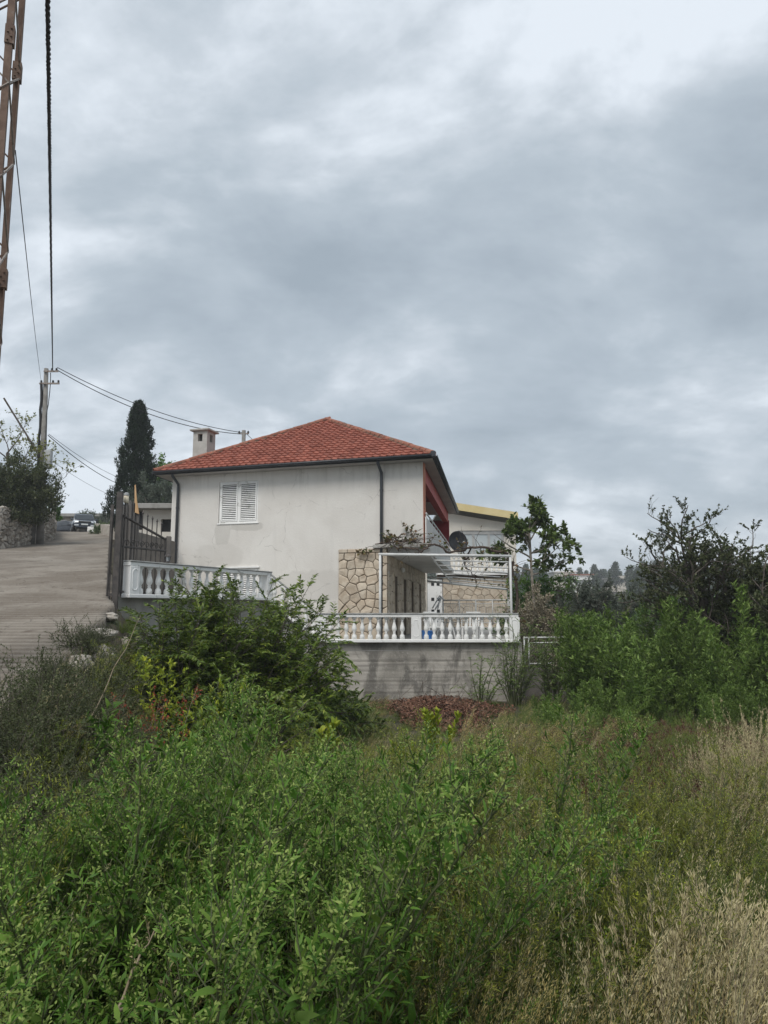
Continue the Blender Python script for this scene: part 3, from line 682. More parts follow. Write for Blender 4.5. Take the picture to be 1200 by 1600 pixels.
# terrace, walkway and retaining walls (setting built as solid blocks)
T0 = V3((-1.95, 21.35, 0)); T1 = V3((3.98, 21.35, 0))      # terrace front line
W0 = V3((-5.92, 16.35, 0)); W1 = V3((-3.44, 21.35, 0))     # walkway rail line
def terrace():
    pts = [(T0.x-.1, 21.42), (4.02, 21.42), (7.2, 41.0), (.5, 41.0), (-2.05, 24.2)]
    # build as slab resting behind the retaining wall
    MB().prism([V3((x, y, FZ-.25)) for x, y in pts], (0, 0, .25)).build('terrace_floor', M['floor']).__setitem__('kind', 'structure')
    pts = [(-6.15, 16.25), (-3.45, 21.5), (-3.3, 24.45), (-7.9, 25.75), (-9.6, 25.6)]
    MB().prism([V3((x, y, -1.5)) for x, y in pts], (0, 0, 1.76)).build('walkway', M['concrete']).__setitem__('kind', 'structure')
    # board-marked retaining wall
    L = 6.0; x0 = -1.98; z0, z1 = -3.3, FZ+.03
    nx, nzz = 140, 60; xs = np.linspace(0, L, nx); zs = np.linspace(0, 1, nzz)*(z1-z0)
    X, Z = np.meshgrid(xs, zs); bh = .30; k = np.floor((Z+.05*bump2(X, 0*X, .4))/bh); fz = (Z+.05*bump2(X, 0*X, .4))/bh-k
    off = .012*np.sin(k*12.9898+3)+(.02*np.exp(-((fz-.0)/.07)**2))-.018*np.exp(-((fz-.93)/.06)**2)+.006*bump2(X, Z, 6)+.010*bump2(X, Z*3, 2)
    co = np.stack([X+x0, 21.40-off, Z+z0], -1).reshape(-1, 3)
    i = np.arange((nzz-1)*(nx-1)); r, c = i//(nx-1), i % (nx-1); a = r*nx+c; q = np.stack([a, a+1, a+nx+1, a+nx], 1)
    n0 = len(co); back = [(x0, 21.41, z0), (x0+L, 21.41, z0), (x0+L, 21.41, z1), (x0, 21.41, z1)]
    w_ = empty('retaining_wall', (x0+L/2, 21.4, z0), 'long board marked grey concrete retaining wall under the terrace balustrade', 'wall')
    me = npmesh('wall_face', co-np.array(w_.location), q, [wallmat()], None, True)
    link('wall_face', me, w_)
    MB().box((x0, 21.44, z0), (L, 0, 0), (0, .25, 0), (0, 0, z1-z0-.27)).build('wall_core', M['concrete'], w_)
    MB().box((x0+L-.05, 21.43, z0), (.12, 0, 0), (.9, 7, 0), (0, 0, z1-z0-.02)).build('return_wall', M['concrete'], w_)
def wallmat():
    m, nt = newmat('board_marked_concrete'); b = NB(nt); g = b.n('ShaderNodeNewGeometry'); pos = g.outputs['Position']
    f = b.noise(pos, .9, 6, .6, .5); col = b.mix(b.smooth(f, .35, .62), (.30, .28, .245), (.44, .41, .365))
    st = b.noise(pos, 1.6, 7, .65, .6, (1, 1, .35)); col = b.mix(b.m('MULTIPLY', b.smooth(st, .47, .62), .75), col, (.095, .09, .08))
    hl = b.noise(pos, 2.0, 4, .6, .2, (.18, 1, 5)); col = b.mix(b.m('MULTIPLY', b.smooth(hl, .52, .66), .5), col, (.15, .14, .125))
    f3 = b.noise(pos, 9, 6, .7); col = b.mix(b.m('MULTIPLY', b.smooth(f3, .55, .7), .45), col, (.50, .48, .44))
    finish(b, col, .93, b.noise(pos, 22, 6, .7), .6, .015, .2); return m
terrace()
MB().prism([V3((-6.12, 16.28, -2.9)), V3((-3.5, 21.40, -2.9)), V3((-1.98, 21.36, -2.9)), V3((-1.98, 21.7, -2.9)), V3((-3.7, 21.7, -2.9)), V3((-6.4, 16.5, -2.9))], (0, 0, 1.85)).thing('retaining_wall', M['concrete'], (-4.5, 19, -2.9), 'dirty concrete retaining wall below the upper balustrade, mostly behind bushes', 'wall')
MB().prism([V3((-6.12, 16.28, -1.05)), V3((-3.5, 21.40, -1.05)), V3((-3.7, 21.7, -1.05)), V3((-6.4, 16.5, -1.05))], (0, 0, 1.33)).build('upper_wall', M['concrete'], None).__setitem__('kind', 'structure')
# stairs
st = empty('steps', (-2.8, 22.3, FZ), 'concrete steps going down from the walkway to the terrace', 'steps')
for k in range(7):
    MB().box((-3.44+k*.21, 21.55, FZ-.3), (.212, 0, 0), (0, 2.3, 0), (0, 0, 1.26+.3-(k+1)*.157)).build('step', M['concrete_l'], st)

# ------------------------------------------------------------ balustrades
BPROF = [(0, .072), (.035, .072), (.045, .078), (.12, .066), (.165, .030), (.185, .046), (.205, .030), (.26, .066), (.31, .074), (.37, .064), (.46, .040), (.53, .031), (.545, .042), (.56, .031), (.585, .045), (.61, .068), (.64, .074)]
bal_me = MB().lathe((0, 0, 0), BPROF, 12).mesh('baluster', M['white'], smooth=True)
def balustrade(p0, p1, zb0, zb1, n, label, posts=(), group=None, hb=.09, hr=.13, loc=None):
    p0, p1 = V3((p0[0], p0[1], zb0)), V3((p1[0], p1[1], zb1)); d = p1-p0; dh = V3((d.x, d.y, 0)); L = dh.length; u = dh.normalized(); nr = V3((u.y, -u.x, 0)); ang = math.atan2(u.y, u.x)
    e = empty('balustrade', p0, label, 'balustrade', group); W = .22
    def bar(z, h, w, name, mat): MB().box(p0-nr*w/2+V3((0, 0, z)), d, nr*w, V3((0, 0, h))).build(name, mat, e, bevel=.012)
    bar(0, hb, W+.04, 'base_rail', M['white']); bar(hb+.64, hr-.035, W, 'top_rail', M['white']); bar(hb+.64+hr-.035, .035, W+.05, 'coping', M['cap'])
    ps = [V3((0, 0, 0))]
    occupied = []
    for s in posts:
        c = p0+d*s; occupied.append(s*L)
        pw = .30; q = MB(); q.cb(V3((c.x, c.y, c.z+hb-.002)), pw, W+.015, .645, ang)
        pb = q.build('post', M['white'], e, bevel=.01)
        pq = MB(); f0 = c+nr*(W/2+.008)                     # raised oval moulding on the face
        ov = [(math.cos(a)*.085, .33+math.sin(a)*.085+(.16 if math.sin(a) > 0 else -.16)) for a in [2*math.pi*i/20 for i in range(20)]]
        pts = [V3((f0.x+u.x*a, f0.y+u.y*a, c.z+hb+b)) for a, b in ov]; pq.tube(pts+[pts[0]], .012, 5, cap=False); pq.build('moulding', M['white'], pb)
    for i in range(n):
        s = (i+.5)/n
        if any(abs(s*L-q) < .20 for q in occupied): continue
        c = p0+d*s; link('baluster', bal_me, e, V3((c.x, c.y, c.z+hb))-p0)
        r = MB()
    return e
balustrade(T0, T1, FZ+.03, FZ+.03, 25, 'white balustrade with turned balusters along the front of the stone terrace', (.015, .49, .98))
balustrade(W0, W1, .26, .26, 19, 'white balustrade beside the road gate, running back along the upper walkway', (.03, .985))
balustrade((W1.x+.05, W1.y), (T0.x-.02, T0.y), .20, FZ+.03, 6, 'white balustrade stepping down between walkway and terrace, behind the big bush', ())

# ------------------------------------------------------------ pergola, vine, dish
perg = empty('pergola', (0, 21.7, FZ), 'white tubular steel pergola over the terrace carrying a bare vine', 'pergola')
PA = at(594, 866, 21.75); PB = at(797, 869, 21.75); PC = at(672, 868, 21.8)
RA = at(668, 908, 32.5); RB = at(706, 912, 33.0); RC = at(793, 921, 35.0)
def tub(a, b, r, name, mat=None, parent=None, n=8): return MB().tube([a, b], r, n).build(name, mat or M['whitemetal'], parent or perg, True)
tub(PA-V3((.05, 0, 0)), PB+V3((.03, 0, 0)), .042, 'front_beam')
for p, nm in ((PA, 'post'), (PB, 'post')): tub(V3((p.x, p.y, FZ)), V3((p.x, p.y, p.z-.03)), .038, nm)
RAb, RCb = RA, RC
tub(PC, RB, .03, 'side_beam'); tub(PB, RC, .035, 'side_beam'); tub(RAb, RC, .05, 'rear_beam')
tub(at(668, 902, 32), at(707, 903, 32.2), .03, 'short_rafter')
tub(V3((RC.x, RC.y, FZ)), RC, .04, 'post')
for k in (.12, .26, .40, .53, .66, .80, .90): tub(PC.lerp(RB, k), PB.lerp(RC, k), .024, 'batten')
def wander(a, b, n, amp, seed, sag=0):
    r = random.Random(seed); pts = []; o = V3((0, 0, 0))
    for i in range(n+1):
        t = i/n; o = o*.75+V3((r.gauss(0, 1), r.gauss(0, 1), r.gauss(0, 1)))*amp*.5; k = math.sin(math.pi*t)**.5 if 0 < t < 1 else 0
        pts.append(V3(a).lerp(V3(b), t)+o*k-V3((0, 0, sag*4*t*(1-t))))
    return pts

# ---- vectorised foliage mesher
LT = np.array([(0, 0, 0), (.3, .5, .10), (.3, -.5, .10), (.7, .36, .03), (.7, -.36, .03), (1, 0, -.16)]); LF = np.array([(0, 2, 1), (1, 2, 4), (1, 4, 3), (3, 4, 5)])
def nrm(a): return a/np.maximum(np.linalg.norm(a, axis=-1, keepdims=True), 1e-9)
class Veg:
    def __init__(s): s.V = []; s.F = []; s.M = []; s.n = 0
    def _add(s, v, f, mi): s.V.append(v); s.F.append(f+s.n); s.M.append(np.full(len(f), mi)); s.n += len(v)
    def leaves(s, P, D, L, W, mi=0, up=None, droop=1.):
        P = np.asarray(P, float).reshape(-1, 3); D = nrm(np.asarray(D, float).reshape(-1, 3)); n = len(P)
        if n == 0: return
        up = np.tile([0, 0, 1.], (n, 1)) if up is None else up; up = up+rng.normal(0, .45, (n, 3))
        sd = nrm(np.cross(D, up)); nn = np.cross(sd, D); L = np.broadcast_to(L, (n,)); W = np.broadcast_to(W, (n,))
        t = LT
        v = P[:, None]+D[:, None]*(t[None, :, 0:1]*L[:, None, None])+sd[:, None]*(t[None, :, 1:2]*W[:, None, None])+nn[:, None]*(t[None, :, 2:3]*(L*.6*droop)[:, None, None])
        f = (np.arange(n)[:, None, None]*6+LF[None]).reshape(-1, 3); s._add(v.reshape(-1, 3), f, mi)
    def blades(s, P, D, L, W, bend, mi=0, lv=4):
        P = np.asarray(P, float).reshape(-1, 3); n = len(P); D = nrm(D); L = np.broadcast_to(L, (n,)); W = np.broadcast_to(W, (n,))
        hor = nrm(D*[1, 1, 0]+rng.normal(0, .3, (n, 3))*[1, 1, 0]); sd = np.stack([-hor[:, 1], hor[:, 0], 0*hor[:, 0]], 1); vs = []
        bend = np.broadcast_to(bend, (n,))
        for k in range(lv+1):
            t = k/lv; c = P+D*(L*t)[:, None]+(hor*.8-np.array([0, 0, .55]))*(bend*L*t*t)[:, None]; w_ = (W*(1-t)**.6*.5)[:, None]
            vs += [c-sd*w_, c+sd*w_] if k < lv else [c]
        v = np.stack(vs, 1); m = v.shape[1]; f = []
        for k in range(lv-1): f += [(2*k, 2*k+1, 2*k+3), (2*k, 2*k+3, 2*k+2)]
        f.append((2*lv-2, 2*lv-1, 2*lv)); f = np.array(f)
        s._add(v.reshape(-1, 3), (np.arange(n)[:, None, None]*m+f[None]).reshape(-1, 3), mi)
    def tube(s, pts, r, mi=1, n=4):
        pts = np.asarray(pts, float); m = len(pts); r = np.broadcast_to(r, (m,)) if np.ndim(r) else np.full(m, r)
        t = nrm(np.gradient(pts, axis=0)); ref = np.cross(t, [.31, .95, .05]); ref = nrm(ref+1e-9); b = np.cross(t, ref); a = np.arange(n)*2*math.pi/n
        v = pts[:, None]+(ref[:, None]*np.cos(a)[None, :, None]+b[:, None]*np.sin(a)[None, :, None])*r[:, None, None]
        f = []
        for i in range(m-1):
            for k in range(n): p, q = i*n+k, i*n+(k+1) % n; f += [(p, q, q+n), (p, q+n, p+n)]
        s._add(v.reshape(-1, 3), np.array(f), mi)
    def obj(s, name, mats, loc=(0, 0, 0), parent=None, shift=False):
        V = np.concatenate(s.V); F = np.concatenate(s.F); Mi = np.concatenate(s.M)
        if shift: V = V-np.array(loc)
        me = npmesh(name, V, F, mats, Mi); o = bpy.data.objects.new(name, me); COL.objects.link(o)
        if parent is not None: o.parent = parent
        o.location = loc; return o
def curve(p, d, L, n, curl, wob, r_=None):
    """polyline from p along d, curling towards vector curl"""
    p = np.array(p, float); d = nrm(np.array(d, float)); out = [p.copy()]
    for i in range(n):
        d = nrm(d+np.array(curl)/n+rng.normal(0, wob, 3)); p = p+d*L/n; out.append(p.copy())
    return np.array(out)
def along(pts, t):
    t = np.clip(np.asarray(t), 0, .9999)*(len(pts)-1); i = t.astype(int); f = (t-i)[:, None]
    return pts[i]*(1-f)+pts[i+1]*f, nrm(pts[i+1]-pts[i])
def side_dirs(T, n, spread_=1., upb=.3, fwd=.6):
    r = rng.normal(0, 1, (n, 3)); r = nrm(r-T*(r*T).sum(1, keepdims=True)); return nrm(r*spread_+T*fwd+np.array([0, 0, upb]))

# vine on the pergola and slab
def vine():
    v = Veg(); q = MB(); loc = V3((PB.x+.15, PB.y+.3, FZ))
    paths = [([V3((PB.x+.22, PB.y+.35, FZ)), PB+V3((.12, .35, -.5)), PB+V3((-.05, .25, .1))], .05),
             ([PB+V3((-.05, .25, .1)), PB.lerp(PA, .22)+V3((0, .15, .28)), PB.lerp(PA, .45)+V3((0, .5, .12)), PB.lerp(PA, .62)+V3((0, .2, .35)), PB.lerp(PA, .8)+V3((0, .3, .25)), PA+V3((.3, .6, .35))], .042),
             ([PB.lerp(PA, .3)+V3((0, .1, .2)), PC.lerp(RC, .35)+V3((0, 0, .1)), PC.lerp(RC, .6)], .028)]
    for i, (pp, r0) in enumerate(paths):
        full = []
        for a, b in zip(pp[:-1], pp[1:]): full += wander(a, b, 8, .10, 31+i+len(full))[:-1]
        full.append(pp[-1]); n = len(full); v.tube([tuple(p) for p in full], np.array([r0*(1-.5*k/n) for k in range(n)]), 1, 6)
        arr = np.array([tuple(p) for p in full])
        for k in range(60 if i == 1 else 34):
            P0, T = along(arr, rng.uniform(.1, 1, 1)); d = side_dirs(T, 1, 1., .35, .3)[0]; L = rng.uniform(.25, .8)
            tw = curve(P0[0], d, L, 6, (rng.normal(0, .5), rng.normal(0, .5), rng.uniform(-.6, .9)), .2); v.tube(tw, np.linspace(.012, .004, 7), 1, 3)
            if rng.random() < .28:
                m = rng.integers(2, 6); P, T = along(tw, rng.uniform(.3, 1, m)); v.leaves(P, side_dirs(T, m), rng.uniform(.08, .14, m), rng.uniform(.08, .12, m), 0)
    o = v.obj('vine', [M['purple'], M['vinebark']], tuple(loc), None, True)
    tag(o, 'gnarled nearly bare vine climbing the right pergola post and along its beams', 'vine')
    # second vine scrambling on the ledge in front of the facade
    v = Veg(); a0 = FF(fac(600, 860)[0], 0, .3)
    base = V3((a0.x, a0.y, 2.1)); base2 = FF(fac(660, 860)[0], 2.12, .12)
    main = wander(FF(fac(588, 862)[0], 2.12, .15), base2, 16, .08, 77); main = np.array([tuple(p) for p in main]); v.tube(main, .022, 1, 5)
    tgt = [(598, 838), (612, 835), (620, 842), (641, 822), (648, 832), (655, 838), (604, 845), (632, 845), (672, 850), (560, 862), (690, 840), (668, 830)]
    for k, (px, py) in enumerate(tgt*3):
        d = pix_dir(px+rng.normal(0, 7), py+rng.normal(0, 5)); s = (A.dot(FN)+.22)/d.dot(FN); tp = d*s; P0, T = along(main, rng.uniform(0, 1, 1)); P0 = P0[0]; L = np.linalg.norm(np.array(tp)-P0)
        if L > 1.2: P0 = np.array(tp)+nrm(P0-np.array(tp))*1.0
        pts = wander(V3(P0), tp, 7, .10, 200+k); pts = np.array([tuple(p) for p in pts]); v.tube(pts, np.linspace(.013, .004, 8), 1, 3)
        m = rng.integers(2, 7) if k % 3 else 12; P, T = along(pts, rng.uniform(.55, 1, m)); v.leaves(P, side_dirs(T, m), rng.uniform(.06, .12, m), rng.uniform(.06, .10, m), 0)
    o = v.obj('vine', [M['purple'], M['vinebark']], tuple(base), None, True)
    tag(o, 'twiggy vine with few leaves on the ledge above the stone corner', 'vine')
vine()
dl = at(716, 846, 23.0); dsh = empty('satellite_dish', (dl.x, dl.y, 1.9), 'dark grey round satellite dish beside the balcony', 'satellite dish')
axm = Matrix.Rotation(R(82), 3, 'X'); axm = Matrix.Rotation(R(20), 3, 'Z') @ axm
prof = [(-.10+.0, .01)]+[(-.10+.10*(r/.335)**2, r) for r in (.08, .16, .24, .30, .335)]+[(.012, .335)]
q = MB(); nn_ = 24; vs = []; fs = []
for side in (0, -.012):
    for r_ in (0.001, .08, .16, .24, .30, .335):
        for k in range(nn_):
            a = 2*math.pi*k/nn_; vs.append(dl+axm @ V3((r_*math.cos(a), r_*1.05*math.sin(a), -.10*(1-(r_/.335)**2)+side)))
for sidx in (0, 6):
    for i in range(5):
        for k in range(nn_): a = (sidx+i)*nn_+k; b_ = (sidx+i)*nn_+(k+1) % nn_; fs.append((a, b_, b_+nn_, a+nn_))
for k in range(nn_): a = 5*nn_+k; b_ = 5*nn_+(k+1) % nn_; fs.append((a, b_, b_+6*nn_, a+6*nn_))
q.add(vs, fs); q.build('reflector', M['dish'], dsh, True)
MB().tube([(dl.x, dl.y+.12, 1.9), (dl.x, dl.y+.12, dl.z), dl+V3((0, .06, 0))], .025, 8).build('mast', M['galv'], dsh, True)
MB().tube([dl+axm @ V3((0, -.3, .0)), dl+axm @ V3((0, -.12, .36))], .012, 6).build('feed_arm', M['galv'], dsh); MB().lathe(dl+axm @ V3((0, -.12, .34)), [(0, .03), (.08, .035)], 8, 0, axm).build('receiver', M['box'], dsh)
# clutter on the terrace
bb = MB().lathe((0, 0, 0), [(0, .17), (.30, .20), (.31, .215), (.34, .215)], 14); b0 = at(669, 990, 22.6)
o = bb.mesh('bucket', M['blue'], smooth=False); o = bpy.data.objects.new('bucket', o); COL.objects.link(o); o.location = (b0.x, b0.y, FZ); tag(o, 'blue plastic bucket on the terrace just behind the balusters', 'bucket')
def chair(x, y, ang, label):
    e = empty('garden_chair', (x, y, FZ), label, 'chair', 'white garden chairs on the terrace'); e.rotation_euler.z = ang
    def b(name, *a, bev=.01): m = MB(); [m.box(*k) for k in a]; o = m.build(name, M['white'], None, bevel=bev); o.parent = e; return o
    b('seat', ((-.25, -.25, .40), (.5, 0, 0), (0, .5, 0), (0, 0, .035)))
    for sx in (-.24, .20):
        for sy in (-.24, .20): b('leg', ((sx, sy, 0), (.04, 0, 0), (0, .04, 0), (0, 0, .398)))
    for k in range(5): b('back_slat', ((-.23+k*.10, .22, .437), (.06, 0, 0), (0, .02, 0), (0, .08, .42)))
    b('back_rail', ((-.25, .30, .86), (.5, 0, 0), (0, .03, 0), (0, 0, .06)))
    for sx in (-.28, .24): b('armrest', ((sx, -.22, .62), (.04, 0, 0), (0, .46, 0), (0, 0, .03))); b('arm_support', ((sx+.005, -.20, .0), (.03, 0, 0), (0, .03, 0), (0, 0, .618)))
chair(1.62, 23.6, .3, 'white garden chair behind the balusters, nearest the middle post'); chair(2.9, 24.0, -.4, 'white garden chair behind the balusters, farther right under the pergola')
e = empty('garden_table', (2.2, 24.3, FZ), 'white round garden table on the terrace behind the balusters', 'table')
MB().lathe((2.2, 24.3, FZ+.70), [(0, .45), (.03, .45)], 20).build('table_top', M['white'], e)
for k in range(4): a = k*math.pi/2+.5; MB().tube([(2.2+.1*math.cos(a), 24.3+.1*math.sin(a), FZ+.7), (2.2+.38*math.cos(a), 24.3+.38*math.sin(a), FZ)], .02, 6).build('leg', M['whitemetal'], e)
# inner white railing and stair rail farther back on the terrace
def railing(p0, p1, h, n, label, name='railing', sub=None):
    p0, p1 = V3(p0), V3(p1); e = empty(name, p0, label, 'railing'); up = V3((0, 0, h))
    tub(p0+up, p1+up, .028, 'top_rail', None, e); tub(p0+V3((0, 0, .1)), p1+V3((0, 0, .1)), .02, 'bottom_rail', None, e); tub(p0+up*.86, p1+up*.86, .016, 'middle_rail', None, e)
    for i in range(5): p = p0.lerp(p1, i/4); tub(p, p+up, .03, 'post', None, e)
    me = None; d = (p1-p0)
    for i in range(n):
        p = p0+d*((i+.5)/n)
        if me is None: me = MB().tube([(0, 0, .1), (0, 0, h*.86)], .011, 5).mesh('bar', M['whitemetal'])
        link('bar', me, e, p-p0)
    return e
ra = at(692, 938, 31.0); rb = at(796, 937, 30.0)
railing((ra.x, ra.y, ra.z-1.05), (rb.x, rb.y, ra.z-1.05), 1.05, 38, 'white bar railing across the terrace in front of the rear stone wall')
sr = empty('stair_rail', (ra.x-.4, 30, FZ), 'bent white tubular handrail by the rear door', 'handrail')
for a, b in (((676, 950), (687, 931)), ((680, 952), (691, 933)), ((687, 931), (694, 937)), ((684, 951), (688, 934)), ((672, 985), (688, 965)), ((676, 1000), (690, 978))):
    tub(at(*a, 29.5), at(*b, 30.3), .028, 'rail', None, sr)

# ------------------------------------------------------------ neighbouring house at the rear right
def neighbour():
    Y = 42.0; P = lambda px, py, y=Y: at(px, py, y)
    x0, x1 = P(690, 840).x, P(806, 840).x; nb = empty('neighbour_house', ((x0+x1)/2, Y, FZ), 'cream house with yellow sloping roof edge and a wide three pane window', 'house')
    zt0, zt1 = P(700, 800).z, P(806, 818).z
    zb = P(700, 892).z
    u = V3((1, 0, 0)); fr = frame((x0, Y, 0), (1, 0, 0), (0, -1, 0)); Lw = x1-x0
    w0, w1 = P(716, 862).x-x0, P(788, 830).x-x0; wz0, wz1 = P(700, 868).z, P(700, 829).z
    wallgrid(fr, [0, Lw], [zb, zt1-.05], [(w0, w1, wz0, wz1)], .3).build('wall', M['cream'], nb)
    MB().prism([fr(0, zt1-.05), fr(Lw, zt1-.05), fr(0, zt0)], (0, .3, 0)).build('gable', M['cream'], nb)
    # roof slab with yellow fascia
    a = P(690, 785.); b = P(806, 803.); a.y = b.y = Y-.7; h = V3((0, 0, -.42))
    MB().prism([a, b, b+h, a+h], (0, .08, 0)).build('fascia', M['yellow'], nb); MB().prism([a+V3((0, .08, -.02)), b+V3((0, .08, -.02)), b+V3((0, .08, -.2)), a+V3((0, .08, -.2))], (0, 9, 0)).build('roof', M['roofgrey'], nb)
    MB().box((x1-.3, Y+.3, zb), (.3, 0, 0), (.9, 8, 0), (0, 0, zt1-zb-.3)).build('side_wall', M['cream'], nb)
    fw = .16; q = MB(); n = 3; mx = [w0+(w1-w0)*(i/n) for i in range(n+1)]
    for (a_, b_, c_, d_) in [(w0+.003, w0+fw, wz0, wz1), (w1-fw, w1-.003, wz0, wz1), (w0+fw, w1-fw, wz1-.22, wz1-.003), (w0+fw, w1-fw, wz0+.003, wz0+.12)]+[(m-.07, m+.07, wz0+.12, wz1-.22) for m in mx[1:-1]]: q.box(fr(a_, c_, -.05), u*(b_-a_), (0, .1, 0), (0, 0, d_-c_))
    wn = q.build('window', M['frame'], nb)
    for i in range(n): MB().box(fr(mx[i]+.05, wz0+.1, -.10), u*(mx[i+1]-mx[i]-.1), (0, .02, 0), (0, 0, wz1-wz0-.3)).build('pane', M['paleglass'], wn)
    # balcony under the window: slab + small white balusters
    by = Y-1.3; s0 = P(684, 900, by).x; s1 = P(801, 890, by).x; bz = P(700, 893, by).z
    MB().box((s0, by, bz-.18), (s1-s0, 0, 0), (0, 1.3, 0), (0, 0, .18)).build('balcony_slab', M['white'], nb)
    rt = P(700, 868, by).z
    MB().box((s0, by+.03, rt-.10), (s1-s0, 0, 0), (0, .16, 0), (0, 0, .10)).build('balcony_rail', M['white'], nb, bevel=.01)
    k = int((s1-s0)/.27); me = MB().lathe((0, 0, 0), [(z*(rt-.10-bz)/.64, r*1.1) for z, r in BPROF], 8).mesh('baluster', M['white'], smooth=True)
    for i in range(k): link('baluster', me, nb, V3((s0+(i+.5)*.27, by+.11, bz))-wloc(nb))
    # brown soffit/wall between balcony and ground floor
    MB().box((s0, Y-.9, P(700, 905, Y-.9).z), (s1-s0-.1, 0, 0), (0, .3, 0), (0, 0, bz-.19-P(700, 905, Y-.9).z)).build('timber_soffit', M['brown'], nb)
    # ground floor: stone wall and door
    Yg = Y-1.0; g0, g1 = P(692, 930, Yg).x, P(797, 930, Yg).x; gt = P(700, 903, Yg).z; fg = frame((g0, Yg, 0), (1, 0, 0), (0, -1, 0))
    MB().box((g0, Yg+.002, FZ-.3), (g1-g0, 0, 0), (0, .3, 0), (0, 0, gt-FZ+.29)).build('stone_backing', M['cement'], nb)
    stones(nb, [(0, g1-g0, FZ-.2, gt)], fg, .46, .34, .010, .035, 90)
    d0, d1 = P(668, 930, Yg).x, g0-.03; dt = gt
    dr = MB().box((d0, Yg, FZ-.1), (d1-d0, 0, 0), (0, .08, 0), (0, 0, dt-FZ)).build('door', M['white'], nb)
    for zf in (.93, .62, .38):
        for xf in (.25, .62): MB().box((d0+(d1-d0)*xf, Yg-.012, FZ+(dt-FZ)*zf-.25), ((d1-d0)*.2, 0, 0), (0, .01, 0), (0, 0, .18)).build('door_pane', M['darkvoid'], dr)
    MB().box((d0-1.6, Yg+.05, FZ-.2), (1.58, 0, 0), (0, .3, 0), (0, 0, gt-FZ+.6)).build('wall', M['cream'], nb)
M['paleglass'] = glassmat('pale_reflecting_glass', (.42, .46, .47), .15)
neighbour()

